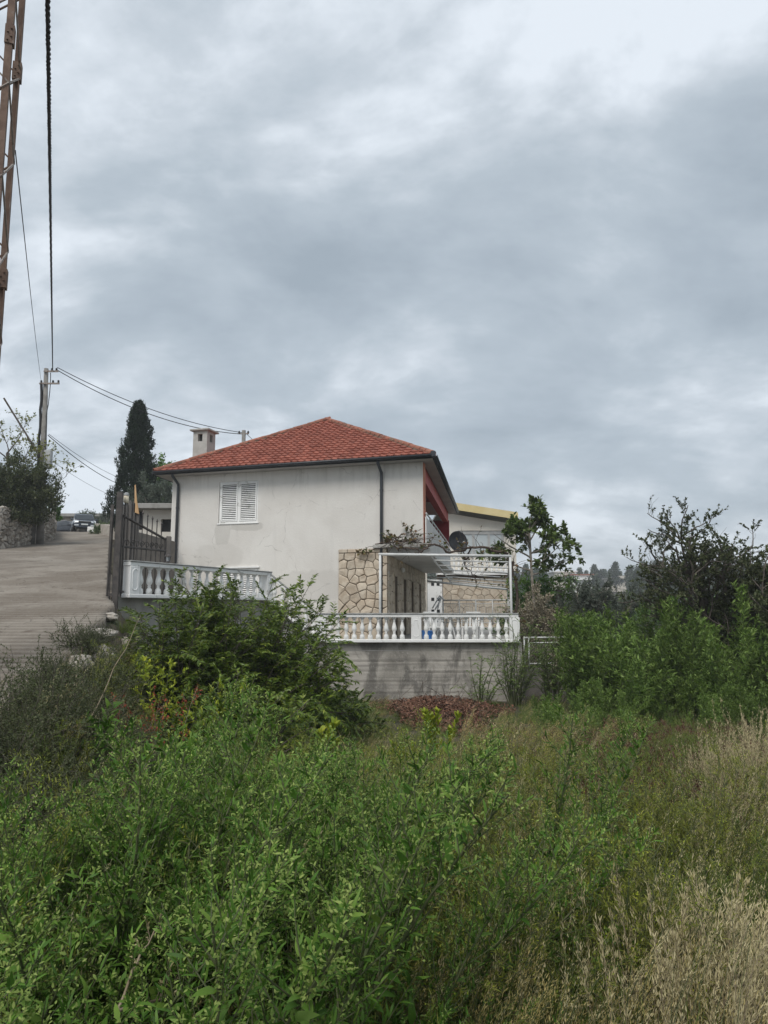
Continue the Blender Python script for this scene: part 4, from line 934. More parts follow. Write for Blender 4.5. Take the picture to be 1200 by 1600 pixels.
# ------------------------------------------------------------ gate, posts, plank screen, lamps
def gate():
    p0 = at(178.5, 930, 16.1); g = p0; zt = at(186, 769, 16.1).z
    e = empty('gate_post', (p0.x, p0.y, .15), 'tall dark steel gate post at the road edge by the white balustrade', 'post')
    MB().cb((p0.x+.02, p0.y, -.1), .13, .13, zt+.1, .2).build('main_post', M['iron'], e, bevel=.008)
    MB().cb((p0.x-.13, p0.y-.03, -.3), .07, .07, zt-.0, .2).build('side_post', M['iron'], e, bevel=.006)
    MB().tube([(p0.x-.17, p0.y-.08, -.9), (p0.x-.10, p0.y-.08, zt-.5)], .018, 6).build('cable_pipe', M['iron'], e)
    for z in (1.4, .3): MB().cb((p0.x-.06, p0.y-.02, z), .20, .05, .06, .2).build('hinge', M['iron'], e)
    # gate leaf
    a = at(191, 805, 16.3); b = at(259, 843, 17.7); c = at(191, 854, 16.3); d = at(259, 861, 17.7)
    bot = .35
    e = empty('gate', (a.x, a.y, bot), 'dark wrought iron gate leaf with a sloping top bar and spear tips', 'gate')
    r = .022
    def T(n, *pts, r=.02, k=6): return MB().tube([V3(p) for p in pts], r, k).build(n, M['iron'], e)
    T('top_bar', a, b, r=.032); T('middle_bar', c, d, r=.028); T('bottom_bar', V3((c.x, c.y, bot+.05)), V3((d.x, d.y, bot+.05)), r=.028)
    T('frame_post', V3((a.x, a.y, bot)), a, r=.028); T('frame_post', V3((b.x, b.y, bot)), b+V3((0, 0, .05)), r=.030)
    n = 9
    for i in range(1, n):
        t = i/n; p = a.lerp(b, t); q = V3((p.x, p.y, bot+.05)); h = .30 if i > 3 else .02
        T('bar', q, p+V3((0, 0, h)), r=.013, k=5)
        if i > 3: MB().lathe(p+V3((0, 0, h-.01)), [(0, .006), (.03, .028), (.10, .003)], 6).build('spear_tip', M['iron'], e)
    for i in range(n-1):                        # scroll work above the middle bar
        cc = c.lerp(d, (i+.9)/n)+V3((0, 0, .10)); hd = (d-c).normalized(); pts = []
        for k in range(15):
            an = k/14*math.pi*2.6; rr = .085*(1-k/18); pts.append(cc+hd*math.cos(an)*rr*(1 if i % 2 else -1)+V3((0, 0, math.sin(an)*rr)))
        T('scroll', *pts, r=.011, k=5)
    pr = at(262.5, 875, 18.0); zt = at(262, 838, 18.).z
    MB().cb((pr.x, pr.y, .26), .12, .12, zt-.26, .2).thing('gate_post', M['darkconc'], (pr.x, pr.y, .26), 'short grey post at the free end of the open gate', 'post', bevel=.01)
    # plank screen
    s = empty('plank_screen', at(203, 850, 17.2), 'dark rough upright planks fixed side by side behind the gate, one with a splintered top', 'fence')
    r_ = random.Random(4); xs_ = [192, 197, 203, 209, 214]; tops = [792, 790, 784, 786, 800]
    for i, (px, pt) in enumerate(zip(xs_, tops)):
        q = at(px, pt, 17.2+i*.05); w_ = .10
        pts = [V3((q.x-w_/2, q.y, .2)), V3((q.x+w_/2, q.y, .2)), V3((q.x+w_/2+r_.uniform(-.01, .01), q.y, q.z-r_.uniform(0, .12))), V3((q.x+r_.uniform(-.03, .03), q.y, q.z+.05)), V3((q.x-w_/2, q.y, q.z-r_.uniform(0, .10)))]
        MB().prism(pts, (0, .05, 0)).build('plank', M['wood'], s, bevel=.006)
    q = at(211, 757, 17.35); b_ = at(211, 800, 17.35)
    MB().prism([b_+V3((-.03, 0, 0)), b_+V3((.10, 0, -.05)), b_+V3((.07, 0, .10)), b_+V3((.03, 0, .28)), q+V3((.01, 0, 0)), q+V3((-.012, 0, -.02)), b_+V3((-.025, 0, .3))], (0, .03, 0)).build('splinter', M['freshwood'], s)
    # cream lamp on the post
    lp = at(197, 786, 16.3); l = empty('gate_lamp', lp, 'cream cylinder lamp with grey cap beside the top of the tall gate post', 'lamp')
    MB().lathe(lp, [(0, .045), (.02, .06), (.17, .06)], 12).build('lamp_glass', M['lamp'], l, True); MB().lathe(lp+V3((0, 0, .172)), [(0, .065), (.012, .07), (.03, .05), (.045, .07), (.07, .03)], 12).build('lamp_cap', M['box'], l, True)
    MB().tube([lp+V3((-.02, 0, 0)), V3((lp.x-.02, lp.y, .3))], .018, 6).build('stand', M['iron'], l)
    # black lantern on the coping
    t_ = .24; lq = W0.lerp(W1, .235); lz = .26+.09+.64+.13; l = empty('lantern', (lq.x, lq.y, lz), 'small black lantern standing on the balustrade coping near the gate', 'lantern')
    lm = MB(); lq = V3((lq.x, lq.y, lz))
    lm.lathe(lq, [(0, .05), (.02, .05), (.03, .02), (.05, .035)], 6); lm.build('foot', M['iron'], l)
    MB().lathe(lq+V3((0, 0, .16)), [(0, .10), (.02, .095), (.06, .05), (.08, .02), (.11, .008)], 6).build('hood', M['iron'], l)
    MB().lathe(lq+V3((0, 0, .052)), [(0, .035), (.106, .055)], 6).build('lantern_glass', M['headlight'], l)
    cg = MB()
    for k in range(6): an = k*math.pi/3; cg.tube([lq+V3((.045*math.cos(an), .045*math.sin(an), .05)), lq+V3((.07*math.cos(an), .07*math.sin(an), .162))], .007, 4)
    cg.build('cage', M['iron'], l)
gate()
# yard wall and flat roofed annex behind the gate
y0 = at(214, 880, 21.0); y1 = at(268, 880, 25.2); zt = at(240, 833, 22.5).z
MB().prism([V3((y0.x-.5, y0.y, -.2)), V3((y1.x+.05, y1.y, -.2)), V3((y1.x+.05, y1.y+.2, -.2)), V3((y0.x-.5, y0.y+.2, -.2))], (0, 0, zt+.2)).thing('yard_wall', M['darkconc'], (y0.x, y0.y, 0), 'stained brown grey yard wall behind the iron gate', 'wall', bevel=.015)
def annex():
    Y = 33.; P = lambda px, py: at(px, py, Y); x0, x1 = P(222, 830).x, P(300, 830).x; e = empty('annex', ((x0+x1)/2, Y, P(240, 850).z-1), 'low flat roofed cream outbuilding behind the gate with a dark opening', 'building')
    fr = frame((x0, Y, 0), (1, 0, 0), (0, -1, 0)); zt = P(240, 797).z; zb = P(240, 900).z
    h = (P(251, 830).x-x0, P(268, 830).x-x0, P(250, 831).z, P(250, 811).z); wallgrid(fr, [0, x1-x0], [zb, zt], [h], .3).build('wall', M['cream'], e)
    MB().box((x0+.01, Y+.3, zb), (.3, 0, 0), (-2, 5, 0), (0, 0, zt-zb)).build('side_wall', M['cream'], e)
    MB().box(fr(h[0], h[2], -.2), (h[1]-h[0], 0, 0), (0, .05, 0), (0, 0, h[3]-h[2])).build('shutter', M['darkvoid'], e)
    MB().box((P(214, 800).x, Y-.6, zt), (x1-x0+.6, 0, 0), (-1.5, 6, 0), (0, 0, .24)).build('roof_slab', M['roofgrey'], e, bevel=.02)
    MB().box((x0-.5, Y+.4, P(1, 826).z), (.48, 0, 0), (0, .1, 0), (0, 0, .85)).build('shutter', M['darkvoid'], e)
annex()

# ------------------------------------------------------------ pylon, poles, wires
def pylon():
    cx, cy = -5.215, 8.47; s = .36; RT = Matrix.Rotation(R(20), 4, 'Z'); RT = Matrix.Translation((cx, cy, 0)) @ RT @ Matrix.Translation((-cx, -cy, 0)); base = gz(cx, cy); e = empty('lattice_pylon', (cx, cy, float(roadz(cy))), 'rusty steel lattice pylon close by at the left picture edge', 'pylon')
    H = 13.; z0 = float(roadz(cy))-.2; L = .082; t = .010
    cs = [(sx, sy) for sx in (-1, 1) for sy in (-1, 1)]
    hs = lambda z: s*(1-.012*z)
    for sx, sy in cs:
        q = MB()
        b = V3((cx+sx*s, cy+sy*s*1.15, z0)); tt = V3((cx+sx*hs(H-z0), cy+sy*hs(H-z0)*1.15, H)); d = tt-b
        q.box(b, d, V3((-sx*L, 0, 0)), V3((0, -sy*t, 0))); q.box(b+V3((0, -sy*t, 0)), d, V3((-sx*t, 0, 0)), V3((0, -sy*(L-t), 0)))
        q.v = [tuple(RT @ V3(p)) for p in q.v]; q.build('leg', M['rust'], e)
    n = 22; dz = (H-z0)/n
    for f in range(4):
        for i in range(n):
            za, zb = z0+i*dz, z0+(i+1)*dz; a_ = hs(za-z0); b_ = hs(zb-z0); sg = 1 if (i+f) % 2 else -1
            if f < 2: y = (1 if f else -1); p = V3((cx-sg*a_, cy+y*a_*1.15, za)); q_ = V3((cx+sg*b_, cy+y*b_*1.15, zb))
            else: x = (1 if f == 3 else -1); p = V3((cx+x*a_, cy-sg*a_*1.15, za)); q_ = V3((cx+x*b_, cy+sg*b_*1.15, zb))
            m = MB().tube([RT @ p, RT @ q_], .014, 4); m.build('brace', M['galv'] if f in (0, 3) else M['rust'], e)
    for z in (1.5, 4.2, 7.2, 9.2):
        for sx, sy in cs:
            q = MB(); xx, yy = cx+sx*(hs(z-z0)-.035), cy+sy*(hs(z-z0)-.035)*1.15; q.cb((xx, yy, z), .11, .11, .26)
            for k in range(4): q.tube([(xx+.04*(k % 2)-.02, yy-.055, z+.04+k*.055), (xx+.04*(k % 2)-.02, yy-.075, z+.04+k*.055)], .013, 6)
            q.v = [tuple(RT @ V3(p)) for p in q.v]; q.build('splice_plate', M['rust'], e, bevel=.0)
pylon()
def pole():
    b = at(62, 858, 38.5); tp = at(78, 576, 38.2); bz = float(roadz(38.5))
    e = empty('utility_pole', (b.x, b.y, bz), 'concrete utility pole with a grey box and cables beside the stone wall', 'pole')
    MB().tube([(b.x, b.y, bz-.3), (tp.x-.2, tp.y, tp.z)], [.21, .12], 10).build('shaft', M['polec'], e, True)
    MB().tube([(b.x-.42, b.y-.1, bz-.3), (b.x-.40, b.y-.1, bz+2.7)], .17, 8).build('stub', M['polec'], e, True)
    q = MB(); q.box(tp+V3((-.25, -.2, -.25)), (.8, 0, 0), (0, .08, 0), (0, 0, .08)); q.box(tp+V3((-.45, -.2, -.95)), (1.1, 0, 0), (0, .08, 0), (0, 0, .08)); q.build('cross_arm', M['galv'], e)
    me = MB().lathe((0, 0, 0), [(0, .03), (.04, .07), (.07, .04), (.11, .065), (.15, .02)], 8).mesh('insulator', M['dish'])
    for dx, dz in ((.45, -.17), (.2, -.17), (.6, -.87), (.3, -.87), (-.35, -.87)): link('insulator', me, e, tp+V3((dx, -.16, dz))-wloc(e))
    MB().tube(wander(tp+V3((-.35, -.15, -.9)), V3((b.x-.30, b.y-.22, bz+2.9)), 12, .06, 8), .075, 5).build('cable_run', M['cable'], e)
    MB().tube(wander(tp+V3((.15, -.2, -.3)), V3((b.x+.1, b.y-.25, bz+5.2)), 12, .05, 9), .022, 5).build('cable_run', M['cable'], e)
    bx = at(75, 733, 38.3); MB().box(bx+V3((-.15, -.3, 0)), (.38, 0, 0), (0, .3, 0), (0, 0, 1.02)).build('service_box', M['box'], e, bevel=.03)
    MB().tube([bx+V3((.1, -.1, 0)), bx+V3((.12, -.1, -.3)), bx+V3((-.1, -.1, -.5))], .015, 4).build('conduit', M['cable'], e)
    return tp, b
TP, PBASE = pole()
def span(a, b, sag, r, name, label, n=28, mat=None, k=5):
    a, b = V3(a), V3(b); pts = [a.lerp(b, i/n)-V3((0, 0, sag*4*(i/n)*(1-i/n))) for i in range(n+1)]
    return MB().tube(pts, r, k).thing(name, mat or M['cable'], a, label, 'cable')
# twisted bundle overhead towards the viewer
def bundle():
    a = TP+V3((.25, -.2, -.1)); b = at(74, -40, 5.8); d = (b-a); L = d.length; bb = a+d*1.6; u = d.normalized(); s = u.cross(V3((0, 0, 1))).normalized(); t = s.cross(u); D = bb-a
    n = 620; q = MB()
    for k in range(3):
        pts = []
        for i in range(n+1):
            f = i/n; ph = f*D.length/.34*2*math.pi+k*2.094; pts.append(a+D*f-V3((0, 0, .0))+(s*math.cos(ph)+t*math.sin(ph))*.0155)
        q.tube(pts, .0135, 5)
    q.thing('overhead_cable', M['cable'], a, 'thick black twisted cable running overhead from the utility pole towards the viewer', 'cable', smooth=True)
bundle()
span(at(24, 235, 9.4), TP+V3((-.4, -.1, -.7)), .15, .009, 'overhead_cable', 'thin single wire from the lattice pylon to the utility pole')
q0 = at(381, 676, 46.)
span(TP+V3((.5, -.2, .0)), q0+V3((-.1, 0, 0)), .55, .022, 'overhead_cable', 'upper of the two cables from utility pole top over the chimney')
span(TP+V3((.45, -.2, -.12)), q0+V3((-.1, 0, -.1)), .75, .024, 'overhead_cable', 'lower of the two cables from utility pole top over the chimney')
span(at(75, 680, 38.2), at(215, 766, 60), .5, .022, 'overhead_cable', 'lower sagging cable from mid pole to behind the cypress', k=4)
span(at(76, 678, 38.2), at(215, 756, 60), .4, .014, 'overhead_cable', 'thinner sagging cable just above the mid pole one, behind the cypress', k=4)
span(at(84, 722, 38.2), at(200, 782, 60), .3, .010, 'overhead_cable', 'faint thin wire low between the pole box and the cypress', k=4)
e = empty('distribution_pole', (q0.x, 46, 2), 'small grey pole with insulators behind the left roof slope', 'pole')
MB().tube([(q0.x, 46, 2), (q0.x, 46, q0.z+.15)], .13, 8).build('shaft', M['polec'], e, True)
MB().box(q0+V3((-.35, -.1, -.12)), (.7, 0, 0), (0, .08, 0), (0, 0, .07)).build('cross_arm', M['galv'], e)
me = MB().lathe((0, 0, 0), [(0, .03), (.05, .08), (.12, .05), (.16, .02)], 8).mesh('insulator', M['dish'])
for dx in (-.3, .3): link('insulator', me, e, q0+V3((dx, -.06, -.05))-wloc(e))
span(q0+V3((.1, 0, 0)), at(420, 700, 60), .2, .02, 'overhead_cable', 'short cable leaving the small pole down behind the roof')

# ------------------------------------------------------------ dry stone wall at left, cars, far buildings
def drywall():
    pts = [(-27, 30.5), (-18.45, 33.6), (-18.9, 37), (-20.6, 44.0), (-26.9, 57.5)]
    e = empty('stone_wall', (-19, 37, 3), 'pale rubble dry stone wall along the left side of the road', 'wall')
    core = MB(); reg = []; k = 0; rest = MB()
    for i in range(len(pts)-1):
        a, b = V3((*pts[i], 0)), V3((*pts[i+1], 0)); u = (b-a).normalized(); n = V3((u.y, -u.x, 0)); L = (b-a).length; fr = frame(a, u, n)
        za, zb = float(roadz(a.y)), float(roadz(b.y)); h = 2.0 if i < 2 else (1.7 if i == 2 else 1.1)
        zz = lambda t: za+(zb-za)*t/L
        core.prism([fr(0, za-.3, -.02), fr(L, zb-.3, -.02), fr(L, zb+h-.06, -.02), fr(0, za+h-.06, -.02)], -n*.5)
        f2 = lambda t, z, d=0: fr(t, z+zz(t)+(z/h)*.12*math.sin(t*3.), d)
        szz = .30 if i in (1, 2) else .38
        for poly in cells(0, L, -.05, h, szz*1.1, szz*.8, 300+i*7, .42):
            mb = None if (i in (1, 2) and k < 290) else rest
            m = stone_mb(poly, f2, .028, .13, k+i*997, mb, 0, .45); k += 1
            if mb is None and m: m.build('stone', M['rubble'], e)
    core.build('wall_core', M['joint'], e); tag(rest.build('wall_rest', M['rubble'], e), kind='stuff')
drywall()
def car(x, y, z, ang, paint, label, Lc=4.3, Hc=1.55, front=True):
    e = empty('parked_car', (x, y, z), label, 'car'); e.rotation_euler.z = ang
    def B_(mb, name, mat, bev=0, sm=False, parent=None): o = mb.build(name, mat, None, sm, bev); o.parent = parent or e; return o
    W = 1.76; h = Hc; l = Lc/2                       # front towards -y
    side = [(-l, .35), (-l-.02, .62), (-l+.12, .80), (-l+.95, .98), (-l+1.05, .99), (l-.5, 1.02), (l-.05, .95), (l, .60), (l-.03, .35)]
    # body lofted across x so that the flanks round in
    secs = [(-.5, .93, .0), (-.44, 1., .0), (0, 1., .02), (.44, 1., .0), (.5, .93, 0)]; vs = []; n = len(side)
    for sx, k, up in secs:
        for (yy, zz) in side: vs.append((sx*W, yy*k, .35+(zz-.35)*(k*.97+.03)+up*(zz > .9)))
    fs = [(i*n+j, i*n+(j+1) % n, (i+1)*n+(j+1) % n, (i+1)*n+j) for i in range(4) for j in range(n)]+[tuple(range(n)), tuple(range(4*n, 5*n))[::-1]]
    B_(MB().add(vs, fs), 'body', paint, .03, True)
    cab = [(-l+1.02, .97), (-l+1.75, h-.06), (-l+2.1, h), (l-.7, h-.03), (l-.12, 1.0)]; vs = []; n = len(cab)
    for sx, in ((-1,), (1,)):
        for (yy, zz) in cab: t = (zz-.97)/(h-.97); vs.append((sx*W/2*(.95-.17*t), yy, zz))
    fs = [(j, j+1, n+j+1, n+j) for j in range(n-1)]+[tuple(range(n)), tuple(range(n, 2*n))[::-1], (0, n, 2*n-1, n-1)]
    B_(MB().add(vs, fs), 'cabin', paint, .025, True)
    def quad(name, pts, off, mat): B_(MB().prism([V3(p) for p in pts], off), name, mat)
    wt = lambda t: W/2*(.95-.17*t)
    quad('windscreen', [(-wt(.08)+.07, -l+1.07, 1.03), (wt(.08)-.07, -l+1.07, 1.03), (wt(.85)-.07, -l+1.70, h-.12), (-wt(.85)+.07, -l+1.70, h-.12)], (0, -.02, .012), M['carglass'])
    quad('rear_window', [(-wt(.2)+.08, l-.18, 1.08), (wt(.2)-.08, l-.18, 1.08), (wt(.85)-.08, l-.60, h-.12), (-wt(.85)+.08, l-.60, h-.12)], (0, .02, .012), M['carglass'])
    for s in (-1, 1):
        for (ya, yb) in ((-l+1.55, -l+2.35), (-l+2.45, l-.72)):
            quad('side_window', [(s*wt(.1), ya-.15 if ya < -l+2 else ya, 1.04), (s*wt(.1), yb, 1.04), (s*wt(.82), yb-.06, h-.14), (s*wt(.82), ya+.22 if ya < -l+2 else ya, h-.14)], (s*.012, 0, 0), M['carglass'])
        B_(MB().box((s*.78-.10, -l+1.25, 1.0), (.2 if s > 0 else .2, 0, 0), (0, .12, 0), (0, 0, .14)), 'mirror', paint, .03).location.x = s*.16
        hl = MB().prism([V3((s*.86, -l+.16, .80)), V3((s*.82, -l+.45, .90)), V3((s*.45, -l+.06, .80)), V3((s*.50, -l-.01, .66)), V3((s*.84, -l+.05, .64))], (0, -.05, .015)); B_(hl, 'headlight', M['headlight'])
        B_(MB().box((s*.62-.16, -l-.045, .40), (.32, 0, 0), (0, .04, 0), (0, 0, .10)), 'fog_light', M['headlight'])
        B_(MB().box((s*.72-.12, l-.03, .72), (.24, 0, 0), (0, .05, 0), (0, 0, .18)), 'tail_light', M['redpaint'])
        for yy in (-l+.85, l-.80):
            rot = Matrix.Rotation(math.pi/2, 3, 'Y'); wl = MB().lathe(V3((s*.80-.11, yy, .33)), [(0, .26), (.01, .32), (.05, .335), (.17, .335), (.21, .32), (.22, .26)], 18, 0, rot); wh = B_(wl, 'wheel', M['tyre'], 0, True)
            B_(MB().lathe(V3((s*.80-.115, yy, .33)), [(0, .21), (.23, .21)], 12, 0, rot), 'rim', M['chrome'], parent=wh)
    B_(MB().box((-.48, -l-.05, .66), (.96, 0, 0), (0, .05, 0), (0, 0, .12)), 'grille', M['darkvoid']); B_(MB().box((-.50, -l-.06, .775), (1.0, 0, 0), (0, .03, 0), (0, 0, .025)), 'grille_trim', M['chrome'])
    B_(MB().box((-.70, -l-.06, .27), (1.4, 0, 0), (0, .3, 0), (0, 0, .10)), 'bumper', M['cargrey'], .02)
    B_(MB().box((-.26, -l-.075, .46), (.52, 0, 0), (0, .012, 0), (0, 0, .115)), 'number_plate', M['plate'])
    for s in (-.62, .62): B_(MB().tube([(s, -l+2.0, h+.04), (s, l-.9, h+.03)], .02, 5), 'roof_rail', M['chrome'])
    return e
c1 = at(129, 834, 60.5); car(c1.x, 60.5, float(roadz(60))+.03, R(26), M['cargrey'], 'dark grey estate car facing down the road at its top', 4.5, 1.62)
c2 = at(103, 834, 63); car(c2.x-.2, 64.5, float(roadz(60))+.03, R(62), M['carblack'], 'black car parked behind and left of the grey one', 4.2, 1.5)
c3 = at(143, 834, 58); MB().cb((c3.x, 58, float(roadz(58))), .55, .5, .42).cb((c3.x+.7, 58.2, float(roadz(58))), .3, .4, .35).thing('white_block', M['white'], (c3.x, 58, float(roadz(58))), 'white concrete blocks at the verge right of the grey car', 'block', bevel=.03)
def farhouse():
    Y = 85.; P = lambda px, py: at(px, py, Y); x0, x1 = P(70, 820).x, P(172, 820).x; z1 = P(100, 808).z
    e = empty('long_house', ((x0+x1)/2, Y, 5), 'long low house with a dark flat eave behind the parked cars', 'building')
    MB().box((x0, Y, 4), (x1-x0, 0, 0), (0, 6, 0), (0, 0, z1-4)).build('wall', M['rubble'], e); MB().box((x0-.5, Y-.8, z1), (x1-x0+1, 0, 0), (0, 7, 0), (0, 0, .35)).build('roof', M['roofgrey'], e)
    for px in (92, 108): q = P(px, 828); MB().box((q.x, Y-.03, q.z), (1.2, 0, 0), (0, .02, 0), (0, 0, 1.0)).build('window', M['glass'], e)
farhouse()
# verge wall right of the road top
vw = at(150, 832, 50); MB().prism([V3((at(148, 830, 56).x, 56, 5.6)), V3((at(182, 838, 47).x, 47, 4.3)), V3((at(184, 838, 47).x+.5, 47.2, 4.3)), V3((at(148, 830, 56).x+.6, 56, 5.6))], (0, 0, 1.15)).thing('verge_wall', M['rubble'], (vw.x, 51, 5), 'low rough stone wall on the right verge near the cars', 'wall')
# fence on the low wall right of the terrace
def fence():
    a = V3((4.55, 23.6, 0)); b = V3((13.5, 26.2, 0)); u = (b-a).normalized(); z0 = -1.88; z1 = -.92; L = (b-a).length
    MB().box((4.05, 23.5, -3.4), u*L, (-.05, .25, 0), (0, 0, z0+3.4-.03)).thing('low_wall', M['darkconc'], (4.1, 23.6, -3.4), 'low dark concrete wall carrying the white mesh fence', 'wall', bevel=.02)
    e = empty('mesh_fence', (a.x, a.y, z0), 'white tube fence with diamond wire mesh right of the terrace', 'fence')
    P = lambda t, z: V3((a.x+u.x*t, a.y+u.y*t, z))
    n = 4; pl = L/n
    for i in range(n):
        t0, t1 = i*pl+.04, (i+1)*pl-.18
        for t in (t0, t0+.16, t1): tub(P(t, z0-.05), P(t, z1 if t != t0 else z1+.04), .026, 'post', None, e)
        tub(P(t0, z1), P(t1, z1), .024, 'rail', None, e); tub(P(t0+.16, z0+.12), P(t1, z0+.12), .02, 'rail', None, e); tub(P(t0+.16, z1-.17), P(t1, z1-.17), .018, 'rail', None, e)
        m = MB(); s = .105; za, zb = z0+.12, z1-.17; H = zb-za; t = t0+.16-H
        while t < t1:
            for sg in (0, 1):
                ta, tb = t, t+H; ca, cb_ = max(ta, t0+.16), min(tb, t1)
                if ca < cb_:
                    f = lambda x: za+(x-ta) if sg == 0 else zb-(x-ta)
                    m.tube([P(ca, f(ca)), P(cb_, f(cb_))], .0055, 3, cap=False)
            t += s
        m.build('wire_mesh', M['galv'], e)
fence()

# ============================================================ vegetation
def tips(v, pts, n, size, mi, spread_=.05):
    P, T = along(pts, rng.uniform(.45, 1, n)); P = P+rng.normal(0, spread_, P.shape); v.leaves(P, rng.normal(0, 1, (n, 3))+[0, 0, .5], rng.uniform(.7, 1.5, n)*size, size*.5, mi)
def lush(seed, H, name_mats, wind=(.35, .1), lsz=.075, nb=26, tipn=16, lw=.30, up=.55, ln=1.):
    """tall leafy weed: bent main stem, upswept side shoots, long leaves, pale knobbly flower tips"""
    global rng; rng = np.random.default_rng(seed); v = Veg()
    for st_ in range(3):
        h = H*rng.uniform(.75, 1); base = np.append(rng.normal(0, .05, 2), -.1)
        main = curve(base, (rng.normal(0, .25), rng.normal(0, .25), 1), h+.1, 9, (wind[0], wind[1], -.1), .06); v.tube(main, np.linspace(.008, .003, 10), 1, 4)
        for i in range(nb):
            t = .12+.86*(i+.5)/nb; P, T = along(main, [t]); a = i*2.4+rng.normal(0, .3); out = np.array([math.cos(a), math.sin(a), up]); L = ln*h*(.34*(1-t)**.6+.07)*rng.uniform(.7, 1.2)
            br = curve(P[0], out, L, 5, (wind[0]*.5, wind[1]*.5, .5), .10); v.tube(br, np.linspace(.003, .0012, 6), 1, 3)
            m = int(7+L*42); P2, T2 = along(br, rng.uniform(.05, 1, m)); v.leaves(P2, side_dirs(T2, m, .9, .25, .7), lsz*rng.uniform(.45, 1.15, m), lsz*lw*rng.uniform(.7, 1.2, m), 0)
            if t > .45 and tipn: tips(v, br, int(tipn*rng.uniform(.4, 1.2)), .012, 2, .010)
            if rng.random() < .6: P3, T3 = along(main, [t]); v.leaves(P3, side_dirs(T3, 1, 1, .2, .4), lsz*1.5, lsz*.5, 0)
        if tipn: tips(v, main[-4:], tipn*2, .013, 2, .014)
    return v, name_mats
def fennel(seed, H, mats, umb=True):
    global rng; rng = np.random.default_rng(seed); v = Veg()
    for s_ in range(4):
        h = H*rng.uniform(.6, 1); main = curve(np.append(rng.normal(0, .07, 2), -.1), (rng.normal(0, .2), rng.normal(0, .2), 1), h+.1, 8, (.25, 0, 0), .05); v.tube(main, np.linspace(.005, .002, 9), 1, 3)
        for i in range(13):
            t = .15+.8*i/13; P, T = along(main, [t]); a = i*2.4; br = curve(P[0], (math.cos(a), math.sin(a), .9), h*rng.uniform(.14, .3), 5, (.1, 0, .4), .12); v.tube(br, .0016, 1, 3)
            m = 34; P2, T2 = along(br, rng.uniform(.1, 1, m)); v.leaves(P2+rng.normal(0, .012, P2.shape), side_dirs(T2, m, 1, .3, .8), rng.uniform(.02, .055, m), .004, 0)
            if umb and t > .4: tips(v, br[-2:], 12, .010, 2, .018)
    return v, mats
def grasst(seed, H, mats, n=150, r=.16, w=.006, heads=10, bend=.7, headsz=.012, wind=.4):
    global rng; rng = np.random.default_rng(seed); v = Veg()
    P = np.concatenate([rng.normal(0, r*.6, (n, 2)), np.full((n, 1), -.04)], 1); D = np.concatenate([rng.normal(0, .30, (n, 2))+P[:, :2]*1.2+[wind*.5, 0], np.ones((n, 1))], 1)
    v.blades(P, D, H*rng.uniform(.45, 1.05, n), w*rng.uniform(.7, 1.3, n), rng.uniform(.15, bend, n), 0, 4)
    for i in range(heads):
        b = np.append(rng.normal(0, r*.6, 2), 0.); st_ = curve(b, (rng.normal(wind*.3, .16), rng.normal(0, .16), 1), H*rng.uniform(1.0, 1.35), 7, (wind, 0, -.15), .04); v.tube(st_, np.linspace(.0018, .0008, 8), 1, 3)
        m = 46; P2, T2 = along(st_, rng.uniform(.66, 1, m)); v.leaves(P2+rng.normal(0, .007, P2.shape), nrm(T2+rng.normal(0, .28, T2.shape)), headsz*rng.uniform(.7, 1.6, m), headsz*.20, 2)
    return v, mats
def redweed(seed, H, mats):
    global rng; rng = np.random.default_rng(seed); v = Veg()
    for s_ in range(11):
        main = curve(np.append(rng.normal(0, .12, 2), -.05), (rng.normal(0, .25), rng.normal(0, .25), 1), H*rng.uniform(.6, 1), 7, (.2, 0, 0), .08); v.tube(main, .0025, 1, 3)
        for i in range(9):
            P, T = along(main, [.25+.08*i]); br = curve(P[0], side_dirs(T, 1, 1, .6, .4)[0], H*.18, 4, (0, 0, .5), .15); v.tube(br, .0013, 1, 3)
            m = 20; P2, T2 = along(br, rng.uniform(.1, 1, m)); v.leaves(P2+rng.normal(0, .010, P2.shape), rng.normal(0, 1, (m, 3)), .022, .012, 0)
    return v, mats
def smallbush(seed, H, mats, nst=14, spr=.9, leaf=.026):
    global rng; rng = np.random.default_rng(seed); v = Veg()
    for s_ in range(nst):
        a = rng.uniform(0, 6.28); o = rng.uniform(.2, 1)*spr; main = curve((0, 0, -.05), (math.cos(a)*o, math.sin(a)*o, 1), H*rng.uniform(.7, 1.15), 8, (.1, 0, -.2), .12); v.tube(main, np.linspace(.008, .002, 9), 1, 3)
        for i in range(15):
            P, T = along(main, [.15+.055*i]); br = curve(P[0], side_dirs(T, 1, 1.1, .3, .6)[0], H*rng.uniform(.12, .34), 5, (0, 0, .3), .18); v.tube(br, .0016, 1, 3)
            m = 40; P2, T2 = along(br, rng.uniform(.05, 1, m)); v.leaves(P2, side_dirs(T2, m, 1, .3, .5), leaf*rng.uniform(.6, 1.3, m), leaf*.55, 0)
    return v, mats
def broadplant(seed, H, mats, nst=4, leaf=.10, lw=.045, per=26):
    """upright shoots with larger spatulate leaves crowded near the tip"""
    global rng; rng = np.random.default_rng(seed); v = Veg()
    for s_ in range(nst):
        main = curve(np.append(rng.normal(0, .05, 2), -.05), (rng.normal(0, .15), rng.normal(0, .15), 1), H*rng.uniform(.8, 1.1), 7, (0.05, 0, .1), .05); v.tube(main, np.linspace(.007, .003, 8), 1, 4)
        t = 1-rng.uniform(0, 1, per)**1.6*.75; P2, T2 = along(main, t); v.leaves(P2, side_dirs(T2, per, 1, .4, .8), leaf*rng.uniform(.6, 1.1, per), lw*rng.uniform(.8, 1.1, per), 0)
    return v, mats
LUSH = [M['lush'], M['stem'], M['lushtip']]; GRY = [M['grey'], M['stem'], M['lushtip']]
